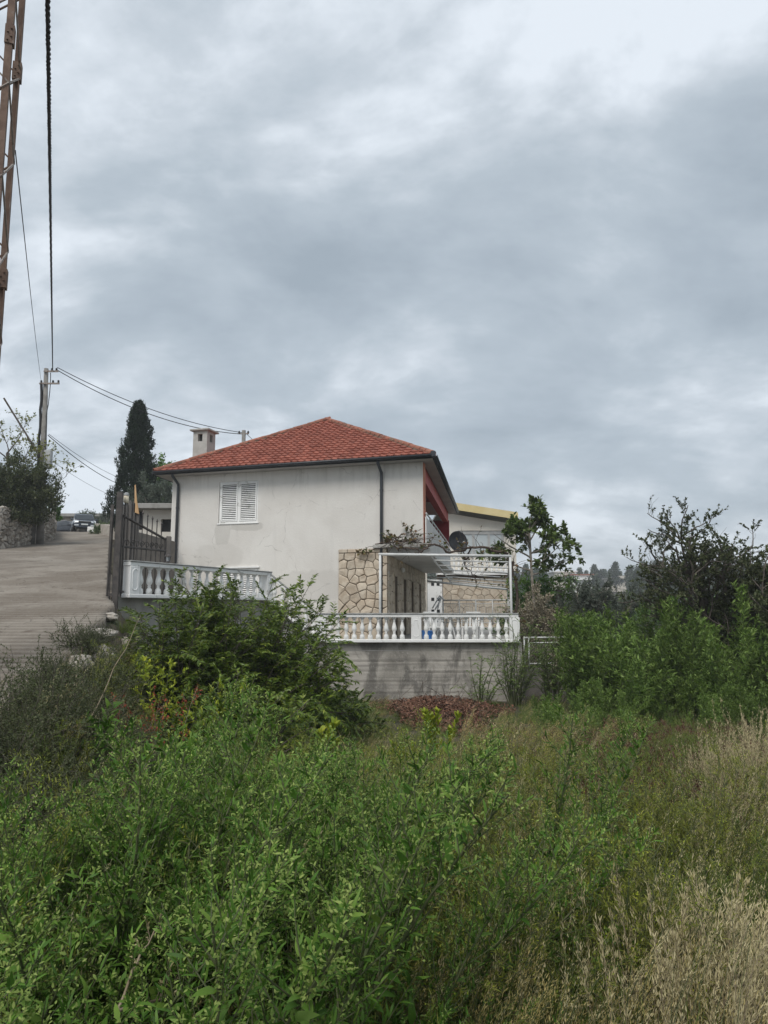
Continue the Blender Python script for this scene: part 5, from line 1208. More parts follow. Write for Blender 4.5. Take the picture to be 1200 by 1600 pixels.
FEN = [M['fennel'], M['stem'], M['yellowleaf']]; GRS = [M['grass'], M['stem'], M['drypale']]
DRY = [M['dry'], M['drystem'], M['drypale']]; RED = [M['redbrown'], M['drystem']]; DRK = [M['darkleaf'], M['bark']]
TAL = [M['tall'], M['stem'], M['lushtip']]
def plant(res, name, x, y, label, cat='plant', s=1., rz=0., z=None, group=None):
    v, mats = res; z = gz(x, y) if z is None else z
    o = v.obj(name, mats, (x, y, z)); o.scale = (s,)*3; o.rotation_euler.z = rz; return tag(o, label, cat, group)
def scatter(name, label, cat, protos, pts, scl, tilt=.12, group=None, zoff=0., far=0., fy=(6.5, 11)):
    """one 'stuff' object whose points carry copies of the given plants"""
    r = np.random.default_rng(len(pts)+len(name)); n = len(pts); x, y = pts[:, 0], pts[:, 1]
    co = np.stack([x, y, ground(x, y)+zoff], 1); me = bpy.data.meshes.new(name); me.vertices.add(n); me.vertices.foreach_set('co', co.astype(np.float32).ravel())
    rot = np.stack([r.normal(0, tilt, n), r.normal(0, tilt, n), r.uniform(-.9, .9, n) if tilt < .2 else r.uniform(0, 6.28, n)], 1)
    a = me.attributes.new('rot', 'FLOAT_VECTOR', 'POINT'); a.data.foreach_set('vector', rot.astype(np.float32).ravel())
    a = me.attributes.new('scl', 'FLOAT', 'POINT'); a.data.foreach_set('value', (scl*(1-far*sst(y, *fy))*r.uniform(.62, 1.28, n)).astype(np.float32))
    a = me.attributes.new('idx', 'INT', 'POINT'); a.data.foreach_set('value', r.integers(0, len(protos), n).astype(np.int32))
    o = bpy.data.objects.new(name, me); COL.objects.link(o)
    g = bpy.data.node_groups.new(name, 'GeometryNodeTree'); g.interface.new_socket('Geometry', in_out='INPUT', socket_type='NodeSocketGeometry'); g.interface.new_socket('Geometry', in_out='OUTPUT', socket_type='NodeSocketGeometry')
    N, L = g.nodes, g.links; gi = N.new('NodeGroupInput'); go = N.new('NodeGroupOutput'); ip = N.new('GeometryNodeInstanceOnPoints'); jn = N.new('GeometryNodeJoinGeometry')
    for p in protos:
        oi = N.new('GeometryNodeObjectInfo'); oi.transform_space = 'ORIGINAL'; oi.inputs['Object'].default_value = p; oi.inputs['As Instance'].default_value = True; L.new(oi.outputs['Geometry'], jn.inputs[0])
    def att(nm, t):
        k = N.new('GeometryNodeInputNamedAttribute'); k.data_type = t; k.inputs['Name'].default_value = nm; return [s_ for s_ in k.outputs if s_.enabled and s_.name == 'Attribute'][0]
    ip.inputs['Pick Instance'].default_value = True; L.new(gi.outputs[0], ip.inputs['Points']); L.new(jn.outputs[0], ip.inputs['Instance']); L.new(att('idx', 'INT'), ip.inputs['Instance Index'])
    L.new(att('rot', 'FLOAT_VECTOR'), ip.inputs['Rotation']); L.new(att('scl', 'FLOAT'), ip.inputs['Scale']); L.new(ip.outputs[0], go.inputs[0])
    m = o.modifiers.new('scatter', 'NODES'); m.node_group = g
    return tag(o, label, cat, group, 'stuff')
RS = np.random.default_rng(99)
def region(n, fn, y0, y1, p=1.):
    """random ground points whose seen column/depth satisfy fn(px, y) -> density"""
    out = []
    while len(out) < n:
        y = y0+(y1-y0)*RS.uniform()**p; px = RS.uniform(-260, 1460); x = (px-600)/F_PX*y
        if RS.uniform() < fn(px, y)*min(1, max(.12, .62+1.1*float(bump2(x+7, y, 1.7)))) and x > xe(y)+.25 and not (y > 16 and x < 4.1 and y > 21.1) and not (y > 15.5 and x < -2 and x < -5.9+(y-16.3)*.5+.5): out.append((x, y))
    return np.array(out)
def bell(px, c, w_): return math.exp(-((px-c)/w_)**2)

# --- named plants that also serve as the stock for the drifts of the same kind
P_l1 = plant(lush(1, 1.15, LUSH, (.35, .1), .052, 30, 18, .20), 'leafy_weed', -1.05, 3.9, 'lush green leafy weed with pale knobbly tips leaning right, in the left foreground')
P_l2 = plant(lush(2, 1.05, LUSH, (.5, .0), .062, 24, 10, .30), 'leafy_weed', -.35, 3.7, 'broader leaved green weed low in the centre of the foreground')
P_l3 = plant(lush(3, 1.0, GRY, (.2, .1), .048, 28, 8, .22), 'leafy_weed', -.25, 4.9, 'grey green willow leaved weed just left of the middle foreground')
P_l4 = plant(lush(4, .95, LUSH, (.5, -.2), .038, 30, 34, .30), 'leafy_weed', -1.55, 3.0, 'pale green tipped weed in the bottom left corner')
P_f1 = plant(fennel(5, 1.0, FEN), 'fennel', .95, 5.2, 'yellowish feathery fennel plant right of the centre foreground')
P_f2 = plant(fennel(6, .8, [M['grass'], M['stem'], M['fennel']]), 'fennel', 1.7, 5.0, 'dull green feathery fennel plant in the right foreground')
P_g1 = plant(grasst(7, .62, GRS, 170, .18, .007, 8), 'grass_tuft', .35, 4.4, 'green arching grass tuft in the lower middle', 'grass')
P_g2 = plant(grasst(8, .50, [M['grass'], M['stem'], M['dry']], 170, .22, .006, 16, .9), 'grass_tuft', 1.15, 3.3, 'green and straw mixed grass tuft near the bottom right', 'grass')
P_d1 = plant(grasst(9, .62, [M['grass'], M['drystem'], M['drypale']], 150, .16, .005, 24, .45, .019, .15), 'dry_grass_tuft', 1.75, 3.45, 'golden dry upright grass tuft in the bottom right corner', 'grass')
P_d2 = plant(grasst(10, .95, [M['grass'], M['drystem'], M['drypale']], 120, .25, .005, 42, .5, .02, .15), 'dry_grass_tuft', 4.1, 8.1, 'tall pale seeding grass clump at the right edge', 'grass')
P_d3 = plant(grasst(11, .42, DRY, 200, .28, .005, 6, 1.2, .012, .6), 'dry_grass_tuft', 1.3, 11.5, 'low matted straw coloured grass mound beyond the fennel', 'grass')
P_r1 = plant(redweed(12, .65, RED), 'red_brown_weed', 3.3, 9.5, 'reddish brown dried weed among the right hand grasses')
P_s1 = plant(smallbush(13, 1.2, DRK), 'small_leaf_shrub', -2.9, 5.6, 'dense dark small leaved shrub at the left picture edge', 'shrub', .55)
P_s2 = plant(smallbush(14, 1.5, DRK, 8, .55), 'small_leaf_shrub', -3.3, 6.6, 'taller dark small leaved shrub with twigs over the road edge', 'shrub', .6)
P_t1 = plant(lush(15, 2.9, TAL, (.25, .1), .125, 40, 34, .22, 1.3, .72), 'tall_weed', 4.6, 17.6, 'tall bushy bright green weed right of the terrace wall corner')
P_t2 = plant(lush(16, 2.4, TAL, (.2, 0), .13, 34, 14, .26, 1.1, .8), 'tall_weed', 6.6, 17.0, 'bushy bright green weed in the middle of the right hand thicket')

# --- drifts
P_l5 = plant(lush(17, 1.5, LUSH, (.45, .1), .046, 36, 34, .18, 1.3, .9), 'tall_plume_weed', -1.45, 4.4, 'taller plumed weed standing above the green mass at the left', s=.8)
scatter('plume_weeds', 'taller plumed weeds rising out of the lush foreground', 'weeds', [P_l5, P_l5, P_l3], region(70, lambda px, y: bell(px, 380, 170)*(1 if px > 240 or y < 3.8 else 0), 3.1, 7.0, 1.), .86, .18, far=.42, fy=(3.6, 6.6))
scatter('weeds', 'mass of lush green leafy weeds filling the left and centre foreground', 'weeds', [P_l1, P_l5, P_l2, P_l5, P_f1, P_l4, P_l4, P_g1, P_f1],
        region(300, lambda px, y: ((bell(px, 300, 270)*(1 if (px > 240 or y < 3.9) else .06)) if y < 6.2 else .35*bell(px, 400, 120)), 2.6, 9.5, .9), .98, .18, far=.42, fy=(3.6, 6.6))
scatter('fennel_drift', 'drift of feathery yellow green fennel right of the middle', 'weeds', [P_f1, P_f2, P_f1, P_f2, P_g1],
        region(470, lambda px, y: (bell(px, 860, 270)*(1 if y < 9 else .5)+.15)*(.12 if (y > 6.3 and px > 875) else 1), 3.1, 11.5, .9), .95, .12, far=.5)
scatter('green_grass', 'green grass growing through the whole field', 'grass', [P_g1, P_g2],
        region(1700, lambda px, y: (.35+.65*bell(px, 700, 400))*(0 if (y > 12.5 and 600 < px < 815) else 1)*(.2 if (y > 6 and 850 < px < 1100) else 1), 2.6, 20.5, .9), 1., .12, far=.5)
scatter('golden_grass', 'golden dry grass across the bottom right corner', 'grass', [P_d1, P_d1, P_g2],
        region(46, lambda px, y: bell(px, 1120, 140)+.02, 2.7, 3.9, 1.), .98, .10)
scatter('pale_grass', 'pale seeding dry grass at the right edge of the field', 'grass', [P_d2, P_d2, P_g2],
        region(24, lambda px, y: bell(px, 1150, 100), 5.2, 7.0, 1.), .86, .12)
scatter('short_grass', 'short grass between the leaf heap and the taller weeds', 'grass', [P_g1, P_g2], region(420, lambda px, y: (1 if 560 < px < 900 else 0), 11.5, 20.8, 1.), .36, .15)
scatter('straw_mounds', 'bent straw coloured grass mounds right of the yellow shoots', 'grass', [P_d3, P_d3, P_g2], region(70, lambda px, y: bell(px, 800, 95), 7.6, 10.5, 1.), 1.35, .15)
scatter('matted_grass', 'straw coloured matted grass in the middle distance', 'grass', [P_d3, P_g2, P_d3],
        region(360, lambda px, y: bell(px, 800, 200)*(0 if (y > 12.5 and 600 < px < 815) else 1), 8.5, 18.5, 1.), 1.0, .12, far=.5)
scatter('dry_brown_weeds', 'reddish brown dried weeds in the right middle of the field', 'weeds', [P_r1, P_r1, P_f2],
        region(760, lambda px, y: bell(px, 990, 130), 6.2, 12.5, 1.), 1.05, .12, far=.2)
def bank_pts(n):
    out = []
    while len(out) < n:
        y = RS.uniform(3.2, 11.5); x = xe(y)+RS.uniform(-.1, 1.9)
        if x < -.5: out.append((x, y))
    return np.array(out)
scatter('bank_shrubs', 'dark small leaved shrubs covering the bank below the road', 'shrubs', [P_s1, P_s2, P_s1], bank_pts(70), .42, .15)
def dk_pts(n):
    out = []
    while len(out) < n:
        y = RS.uniform(4.3, 8.6); px = RS.uniform(-120, 255); x = (px-600)/F_PX*y
        if x > xe(y)+.2: out.append((x, y))
    return np.array(out)
scatter('dark_shrubs', 'mass of dark tiny leaved shrubs filling the left edge below the road', 'shrubs', [P_s1, P_s2, P_s1], dk_pts(64), .60, .15)
scatter('bank_grass', 'grass and dry stalks on the bank beside the road', 'grass', [P_g2, P_d3, P_f2], bank_pts(120), .5, .15)
scatter('thicket', 'thicket of tall bright green bushy weeds right of the terrace', 'weeds', [P_t1, P_t2],
        region(44, lambda px, y: (1 if 890 < px < 1330 else .0), 15.2, 21.5, 1.), 1.0, .16)
scatter('thicket_edge', 'lower leafy weeds in front of the right hand thicket', 'weeds', [P_l1, P_t2, P_g1],
        region(110, lambda px, y: (1 if 830 < px < 1330 else .0), 12.8, 16.5, 1.), .42, .15)

# --- single accents
def acc(res, name, px, py, Y, label, cat='plant', s=1., ztop=None, H=1.):
    q = at(px, py, Y); z = q.z-H*s; g = gz(q.x, Y)                      # py is the top of the plant
    return plant(res, name, q.x, Y, label, cat, s, 0, g, None) if abs(z-g) < .0 else plant(res, name, q.x, Y, label, cat, max(.5, (q.z-g)/H), 0, g)
YL = [M['yellowleaf'], M['stem']]
acc(broadplant(21, .95, YL, 9, .085, .035, 60), 'young_tree_shoot', 690, 1108, 9.5, 'yellow tipped green shoot standing in front of the brown leaf heap', 'sapling', H=.95)
acc(broadplant(22, .9, YL, 9, .08, .035, 60), 'young_tree_shoot', 626, 1165, 7.6, 'bright yellow green leafy shoot left of the middle of the field', 'sapling', H=.9)
acc(broadplant(23, .9, YL, 6, .12, .055, 40), 'young_tree_shoot', 510, 1128, 9.0, 'small yellow leafy shoot below the big bush', 'sapling', H=.9)
acc(broadplant(24, 1.0, [M['bush'], M['stem']], 6, .065, .022, 70), 'young_tree_shoot', 342, 1075, 7.4, 'upright green shoot in front of the dark heart of the big bush', 'sapling', H=1.)
acc(broadplant(25, .9, [M['redleaf'], M['stem']], 2, .06, .02, 18), 'red_leaved_shoot', 563, 1150, 9.3, 'small shoot with red leaves below the big bush', 'sapling', H=.9)
acc(lush(26, 1.2, YL+[M['yellowleaf']], (.3, 0), .06, 20, 8), 'yellow_weed', 205, 985, 10.6, 'yellow green leafy weed on the rubble at the road edge', H=1.2)
acc(lush(27, 1.2, YL+[M['yellowleaf']], (.3, 0), .06, 20, 8), 'yellow_weed', 262, 1010, 9.9, 'yellow weed leaning against the left side of the big bush', H=1.2)
acc(redweed(28, 1.0, [M['redleaf'], M['drystem']]), 'red_weed', 228, 1040, 8.6, 'rust red dried dock stalk left of the big bush', H=1.)
acc(lush(29, 1.2, LUSH, (.3, 0), .10, 20, 6), 'leafy_weed', 560//2, 1085, 6.2, 'tallest green leafy weed below the dark shrubs, left of the middle', H=1.2)
def stalk(px0, py0, Y0, px1, py1, Y1, seed, label, mat='drystem', r=.006, twigs=0):
    global rng; rng = np.random.default_rng(seed); v = Veg(); a, b = at(px0, py0, Y0), at(px1, py1, Y1); g = gz(a.x, a.y)
    pts = np.array([tuple(p) for p in wander(a, b, 9, .02, seed)]); v.tube(pts, np.linspace(r, r*.35, 10), 0, 5)
    for k in range(twigs):
        P, T = along(pts, rng.uniform(.35, .98, 1)); br = curve(P[0], side_dirs(T, 1, 1, .2, 1.1)[0], (b-a).length*rng.uniform(.1, .3), 5, (0, 0, .1), .12); v.tube(br, r*.3, 0, 3)
        m = 14; P2, T2 = along(br, rng.uniform(.4, 1, m)); v.leaves(P2, nrm(T2+rng.normal(0, .5, T2.shape)), .02, .006, 1)
    o = v.obj('dry_stalk', [M[mat], M['drypale']], tuple(a), None, True); tag(o, label, 'stalk')
stalk(140, 1125, 6.3, 220, 962, 6.8, 51, 'long straight pale dry stalk leaning over the dark shrubs by the road')
stalk(116, 1075, 7.0, 128, 1010, 7.2, 52, 'short pale dry stalk standing left of the long leaning one')
stalk(180, 1585, 2.5, 258, 1430, 2.9, 53, 'forked dry brown stem in the bottom left foreground', twigs=9)
stalk(185, 1580, 2.5, 280, 1522, 2.9, 54, 'dry brown stem bending low to the right in the bottom left foreground', twigs=10)
stalk(510, 1600, 2.7, 600, 1545, 3.2, 55, 'pale bent grass stalk at the bottom middle', twigs=3)
stalk(423, 1560, 3.0, 458, 1462, 3.3, 56, 'thin pale dry stalk in the bottom middle weeds')
stalk(790, 1350, 6.5, 812, 1170, 7.4, 57, 'tall dark green fennel stalk right of the middle', 'stem', .007, 10)
stalk(788, 1380, 6.2, 800, 1150, 7.0, 58, 'second tall thin fennel stalk, just left of the dark one', 'stem', .005, 8)
stalk(845, 1300, 7.0, 905, 1185, 7.8, 59, 'leaning branched fennel stalk right of the two upright ones', 'stem', .006, 9)
stalk(980, 1372, 5.8, 1065, 1345, 6.2, 60, 'fallen pale seeding stalk lying across the right hand weeds', 'drystem', .005, 7)
stalk(1200, 1390, 5.5, 1155, 1300, 6.2, 61, 'dark leaning stem in the pale grass at the right edge', 'bark', .006, 0)
for k, (px, py) in enumerate(((862, 1100), (872, 1085), (850, 1110))): pass

# --- fallen leaf heap below the terrace wall
def litter():
    global rng; rng = np.random.default_rng(70); v = Veg(); n = 9000
    c = at(700, 1135, 16.5); a = rng.uniform(0, 6.28, n); r_ = rng.uniform(0, 1, n)**.6*(1+.25*np.sin(3*a)+.15*np.sin(5*a+1)); x = c.x+np.cos(a)*r_*1.5; y = 17.8+np.sin(a)*r_*3.1
    h = .22*np.clip(1-r_**2, 0, 1)*(.8+.9*bump2(x*3, y*3)); z = ground(x, y)+.05+h+rng.uniform(-.08, .12, n)
    v.leaves(np.stack([x, y, z], 1), rng.normal(0, 1, (n, 3))*[1, 1, .6], rng.uniform(.045, .10, n), rng.uniform(.025, .05, n), 0)
    for k in range(90):
        q = rng.integers(0, n); v.tube(curve((x[q], y[q], z[q]), rng.normal(0, 1, 3)*[1, 1, .4]+[0, 0, .3], rng.uniform(.3, .9), 5, (0, 0, -.2), .2), .006, 1, 3)
    o = v.obj('leaf_heap', [M['litter'], M['vinebark']], (c.x, 18.2, float(ground(c.x, 18.2))), None, True); tag(o, 'heap of brown and red fallen leaves and cut twigs below the terrace wall', 'leaf litter', kind='stuff')
litter()

# --- rubble at the road edge
def rubble():
    r = random.Random(8); pts = [(150, 985, 11.6, .50), (178, 958, 13.0, .36), (205, 962, 13.6, .30), (172, 1010, 10.9, .34), (192, 1022, 10.6, .40), (140, 1030, 9.8, .30), (215, 975, 13.8, .22), (160, 1045, 9.6, .25), (228, 985, 13.6, .25), (180, 1045, 9.9, .22), (120, 1060, 8.9, .3), (200, 1000, 11.4, .28)]
    desc = ['largest dark boulder on the road edge below the gate', 'flat pale stone close under the gate post', 'grey stone between gate post and big bush', 'rough stone below the largest boulder', 'pale lumpy stone half hidden by yellow weeds', 'brown stone sunk into the road edge', 'small grey stone touching the big bush', 'small brown stone in the dark shrubs', 'small stone under the upper balustrade', 'small pale stone below the lumpy one', 'stone at the road edge nearest the viewer', 'middle stone of the rubble by the yellow weed']
    for (px, py, Y, s), d in zip(pts, desc):
        c = at(px, py, Y); bm = bmesh.new(); bmesh.ops.create_icosphere(bm, subdivisions=3, radius=s*.5)
        sc = (r.uniform(.9, 1.4), r.uniform(.8, 1.1), r.uniform(.5, .8)); off = r.uniform(0, 99)
        for v in bm.verts:
            p = v.co.normalized(); k = 1+.35*mnoise.noise(p*1.7+V3((off, 0, 0)))+.12*mnoise.noise(p*5+V3((off, 0, 0))); v.co = V3((v.co.x*sc[0], v.co.y*sc[1], v.co.z*sc[2]))*k
        me = bpy.data.meshes.new('stone'); bm.to_mesh(me); bm.free(); me.materials.append(M['rubble']); o = bpy.data.objects.new('stone', me); COL.objects.link(o)
        xx = float(xe(Y))+r.uniform(.0, .9); o.location = (xx, Y, gz(xx, Y)+s*.12); o.rotation_euler.z = r.uniform(0, 6); tag(o, d, 'stone')
rubble()

# --- big arching bush in front of the stair balustrade
def bigbush(name, base, W, D, H, nst, mats, label, seed, leaf=.085, lw=.026, twn=11, lpt=20, cat='bush', curl=-.75, open_=1., wind=.25, group=None):
    global rng; rng = np.random.default_rng(seed); v = Veg(); base = np.array(base)
    for i in range(nst):
        a = rng.uniform(0, 6.28); k = rng.uniform(.15, 1)**.7; tx = np.array([math.cos(a)*W*k, math.sin(a)*D*k, 0]); h = H*(1-.55*k**2.2)*rng.uniform(.8, 1.12)
        p0 = base+tx*.25+[0, 0, -.15]; d = np.array([tx[0]*.75, tx[1]*.75, h]); L = np.linalg.norm(d)*1.08
        st_ = curve(p0, d, L, 10, (wind+tx[0]*.35, tx[1]*.3, curl*k), .07); v.tube(st_, np.linspace(.020, .004, 11), 1, 4)
        for j in range(twn):
            t = .22+.78*(j+rng.uniform(0, 1))/twn; P, T = along(st_, [t]); tw = curve(P[0], side_dirs(T, 1, 1.2, .35, .8)[0], rng.uniform(.3, .75)*H/3*(1.3-.6*t), 6, (wind*.6, 0, -.35), .10); v.tube(tw, np.linspace(.005, .0018, 7), 1, 3)
            m = lpt; tt = np.linspace(.08, 1, m); P2, T2 = along(tw, tt); sdv = np.cross(T2, [0, 0, 1.]); sgn = np.where(np.arange(m) % 2, 1, -1)[:, None]
            v.leaves(P2, nrm(T2*.8+nrm(sdv)*sgn*.9+rng.normal(0, .25, T2.shape)+[0, 0, -.12]), leaf*rng.uniform(.7, 1.2, m), lw*rng.uniform(.8, 1.2, m), 0)
    o = v.obj(name, mats, tuple(base), None, True); return tag(o, label, cat, group)
b = at(378, 1120, 12.6); bigbush('arching_bush', (b.x, 12.8, gz(b.x, 12.8)), 1.22, 1.1, 2.85, 125, [M['bush'], M['bark']], 'big green bush with arching leafy twigs in front of the stair balustrade', 81, .095, .027, 17, 36, wind=.08)
b = at(490, 1130, 14.2); bigbush('arching_bush', (b.x, 14.6, gz(b.x, 14.6)), 1.25, .9, 1.15, 60, [M['bush'], M['bark']], 'lower spreading part of green bush reaching towards the leaf heap', 82, .095, .026, 15, 32, curl=-.9)
b = at(285, 1110, 12.2); bigbush('arching_bush', (b.x, 12.2, gz(b.x, 12.2)), 1.15, .8, 2.75, 70, [M['bush'], M['bark']], 'dense bush left of the big arching one, below the white start post', 83, .095, .027, 15, 30)
b = at(370, 1150, 10.4); bigbush('arching_bush', (b.x, 10.6, gz(b.x, 10.6)), 1.4, .7, 1.45, 44, [M['bush'], M['bark']], 'low leafy growth at the front foot of the big arching bush', 84, .09, .028, 11, 20, curl=-.5)

# --- trees
def skeleton(base, H, seed, mats, leaf, lw, n1=7, crown=(1., 1., 1.), trunk_h=.35, r0=.10, lpt=30, twigs=9, twl=.5, label='', name='tree', cat='tree', mi_leaf=0, cl=.5, lean=(0, 0), bare=0., upw=.35, sub=5, wob=.10, group=None, drp=0.):
    """tapered trunk, limbs, twigs; crown = twigs and leaves"""
    global rng; rng = np.random.default_rng(seed); e = empty(name, base, label, cat, group); tv, cv = Veg(), Veg(); base = np.array(base, float)
    trunk = curve(base-[0, 0, .2], (lean[0], lean[1], 1), H*(trunk_h+.30), 9, (lean[0], lean[1], .1), .05); tv.tube(trunk, np.linspace(r0, r0*.5, 10), 0, 8)
    for i in range(n1):
        q0_ = (trunk_h/(trunk_h+.3))*(.85 if trunk_h < .7 else 1.02); t = q0_+(1-q0_)*(i/max(1, n1-1)); P, T = along(trunk, [t]); a = i*2.4+rng.uniform(-.4, .4)
        el = .35+1.1*(i/n1)+rng.uniform(-.15, .15); d = np.array([math.cos(a)*crown[0], math.sin(a)*crown[1], crown[2]*math.tan(min(el, 1.35))*.8]); L = H*.5*rng.uniform(.8, 1.15)*(crown[0] if el < .9 else crown[2])
        lb = curve(P[0], d, L, 9, (0, 0, upw), wob); tv.tube(lb, np.linspace(r0*.45, r0*.10, 10), 0, 6)
        for j in range(sub):
            P2, T2 = along(lb, [rng.uniform(.3, 1)]); sb = curve(P2[0], side_dirs(T2, 1, 1, .3, .7)[0], L*rng.uniform(.3, .55), 7, (0, 0, upw-drp), wob*1.2); tv.tube(sb, np.linspace(r0*.16, r0*.05, 8), 0, 4)
            for k in range(twigs):
                P3, T3 = along(sb, [rng.uniform(.15, 1)]); tw = curve(P3[0], side_dirs(T3, 1, 1, .2, .7)[0], twl*rng.uniform(.5, 1.2), 5, (0, 0, .15-drp), .15); cv.tube(tw, np.linspace(.006, .0025, 6), 1, 3)
                if rng.random() < bare: continue
                m = int(lpt*rng.uniform(.6, 1.2)); P4, T4 = along(tw, 1-rng.uniform(0, 1, m)**(1/(1-cl+.01))*1.0 if cl > .9 else rng.uniform(.2, 1, m)); cv.leaves(P4, side_dirs(T4, m, 1, .1, .7), leaf*rng.uniform(.6, 1.2, m), lw*rng.uniform(.7, 1.2, m), 0)
    tv.obj('trunk', [mats[1]], (0, 0, 0), e, False).location = tuple(-base); cv.obj('crown', mats, (0, 0, 0), e, False).location = tuple(-base); return e
b = at(843, 940, 26.); skeleton((b.x, 26, gz(b.x, 26)-.5), 6.35, 91, [M['magn'], M['barkl']], .20, .105, 12, (.56, .48, .30), .76, .08, 15, 6, .32, 'slender young tree with large glossy leaves right of the pergola', cat='tree', sub=4, wob=.06, upw=.3)
b = at(1140, 1000, 19.); skeleton((b.x, 19.5, gz(b.x, 19.5)), 6.1, 92, [M['darkleaf'], M['bark']], .075, .045, 16, (.80, .7, .72), .20, .17, 30, 11, .50, 'broad dark tree with bare twig ends at the right picture edge', cat='tree', sub=7, wob=.16, upw=.35, bare=.22)
b = at(1185, 980, 17.5); skeleton((b.x+.8, 17.6, gz(b.x, 17.5)), 6.0, 93, [M['darkleaf'], M['bark']], .075, .045, 16, (.85, .8, .6), .12, .12, 44, 13, .42, 'lower dark leafy tree cut by the right picture edge', cat='tree', sub=7, wob=.13, bare=.05)
b = at(935, 960, 24.); skeleton((b.x, 25, gz(b.x, 25)), 4.5, 94, [M['olive'], M['barkl']], .085, .020, 13, (.85, .7, .7), .2, .11, 56, 13, .5, 'silvery grey green olive tree behind the white mesh fence', cat='tree', sub=6)
b = at(1000, 960, 26.); skeleton((b.x, 28, gz(b.x, 28)), 4.3, 95, [M['olive'], M['barkl']], .085, .020, 12, (.8, .7, .7), .2, .10, 52, 12, .5, 'second olive tree, between the first and the dark tree', cat='tree', sub=6)
def bigb(px, Y, W, D, H, n, mats, label, seed, **k): b = at(px, 952, Y); return bigbush(k.pop('name', 'garden_shrub'), (b.x, Y, gz(b.x, Y)), W, D, H, n, mats, label, seed, **k)
bigb(832, 24.6, .75, .7, 3.0, 34, [M['flower'], M['bark']], 'pale cream flowering shrub at the right end of the terrace', 101, leaf=.07, lw=.05, lpt=16, cat='shrub')
bigb(845, 24.9, .85, .7, 2.9, 26, [M['tall'], M['bark']], 'green shrub mixed into the cream flowering one by the terrace end', 102, leaf=.09, lw=.04, lpt=18, cat='shrub')
bigb(848, 29., 1.3, 1, 4.6, 40, [M['lush'], M['bark']], 'dark green shrub behind the terrace end below the slender tree', 103, leaf=.13, lw=.05, lpt=18, cat='shrub')
bigb(905, 32., 1.6, 1, 4.2, 40, [M['bush'], M['bark']], 'broad green shrub left of the olive tree', 104, leaf=.13, lw=.05, lpt=18, cat='shrub')
def palm(px, Y):
    global rng; rng = np.random.default_rng(111); b = at(px, 952, Y); g = gz(b.x, Y); top = at(px, 922, Y).z; e = empty('fan_palm', (b.x, Y, g), 'dark green fan palm top among the shrubs right of the terrace', 'palm'); tv, cv = Veg(), Veg()
    tv.tube(np.array([(b.x, Y, g-.2), (b.x, Y, (g+top)/2), (b.x+.05, Y, top)]), .12, 0, 8)
    for i in range(30):
        a = i*2.4; el = rng.uniform(-.3, 1.2); d = np.array([math.cos(a), math.sin(a), el]); st_ = curve((b.x, Y, top), d, .6, 4, (0, 0, -.3), .03); cv.tube(st_, .010, 1, 4)
        tipp = st_[-1]; dd = nrm(st_[-1]-st_[-2]); sd = nrm(np.cross(dd, [0, 0, 1.])); m = 16; th = np.linspace(-1.2, 1.2, m)
        cv.blades(np.tile(tipp, (m, 1)), dd[None]*np.cos(th)[:, None]+sd[None]*np.sin(th)[:, None], .48, .035, .3, 0, 3)
    tv.obj('trunk', [M['bark']], (0, 0, 0), e).location = (-b.x, -Y, -g); cv.obj('crown', [M['lush'], M['stem']], (0, 0, 0), e).location = (-b.x, -Y, -g)
palm(872, 27.)
# cypress
def cypress():
    global rng; rng = np.random.default_rng(120); Y = 46.; b = at(203, 900, Y); zt = at(205, 628, Y).z; zb = at(203, 838, Y).z; H = zt-zb; e = empty('cypress_tree', (b.x, Y, zb), 'tall dark pointed cypress tree behind the gate', 'tree'); tv, cv = Veg(), Veg()
    tv.tube(np.array([(b.x, Y, zb-1.5), (b.x, Y, zb+H*.5), (at(205, 628, Y).x, Y, zt-.4)]), [.22, .14, .03], 0, 8)
    n = 1500
    for i in range(n):
        t = rng.uniform(0, 1)**1.15; a = rng.uniform(0, 6.28); lob = 1+.30*math.sin(3*a+t*17)+.24*math.sin(5*a-t*31); rad = 1.42*(1-t)**.62*(.35+.65*min(1, t*6+.45))*lob; k = rng.uniform(.35, 1)**.5
        c = np.array([b.x+(.10*t), Y, zb+H*t*.96])+[math.cos(a)*rad*k, math.sin(a)*rad*k, 0]; m = 44
        d = np.array([math.cos(a)*.5, math.sin(a)*.5, 1.2]); s_ = curve(c, d, .75*(1-.4*t), 4, (0, 0, .4), .08); P, T = along(s_, rng.uniform(0, 1, m)); cv.leaves(P+rng.normal(0, .05, P.shape), nrm(T+rng.normal(0, .5, T.shape)), .13, .05, 0)
    tv.obj('trunk', [M['bark']], (0, 0, 0), e).location = (-b.x, -Y, -zb); cv.obj('crown', [M['cypress']], (0, 0, 0), e).location = (-b.x, -Y, -zb)
cypress()
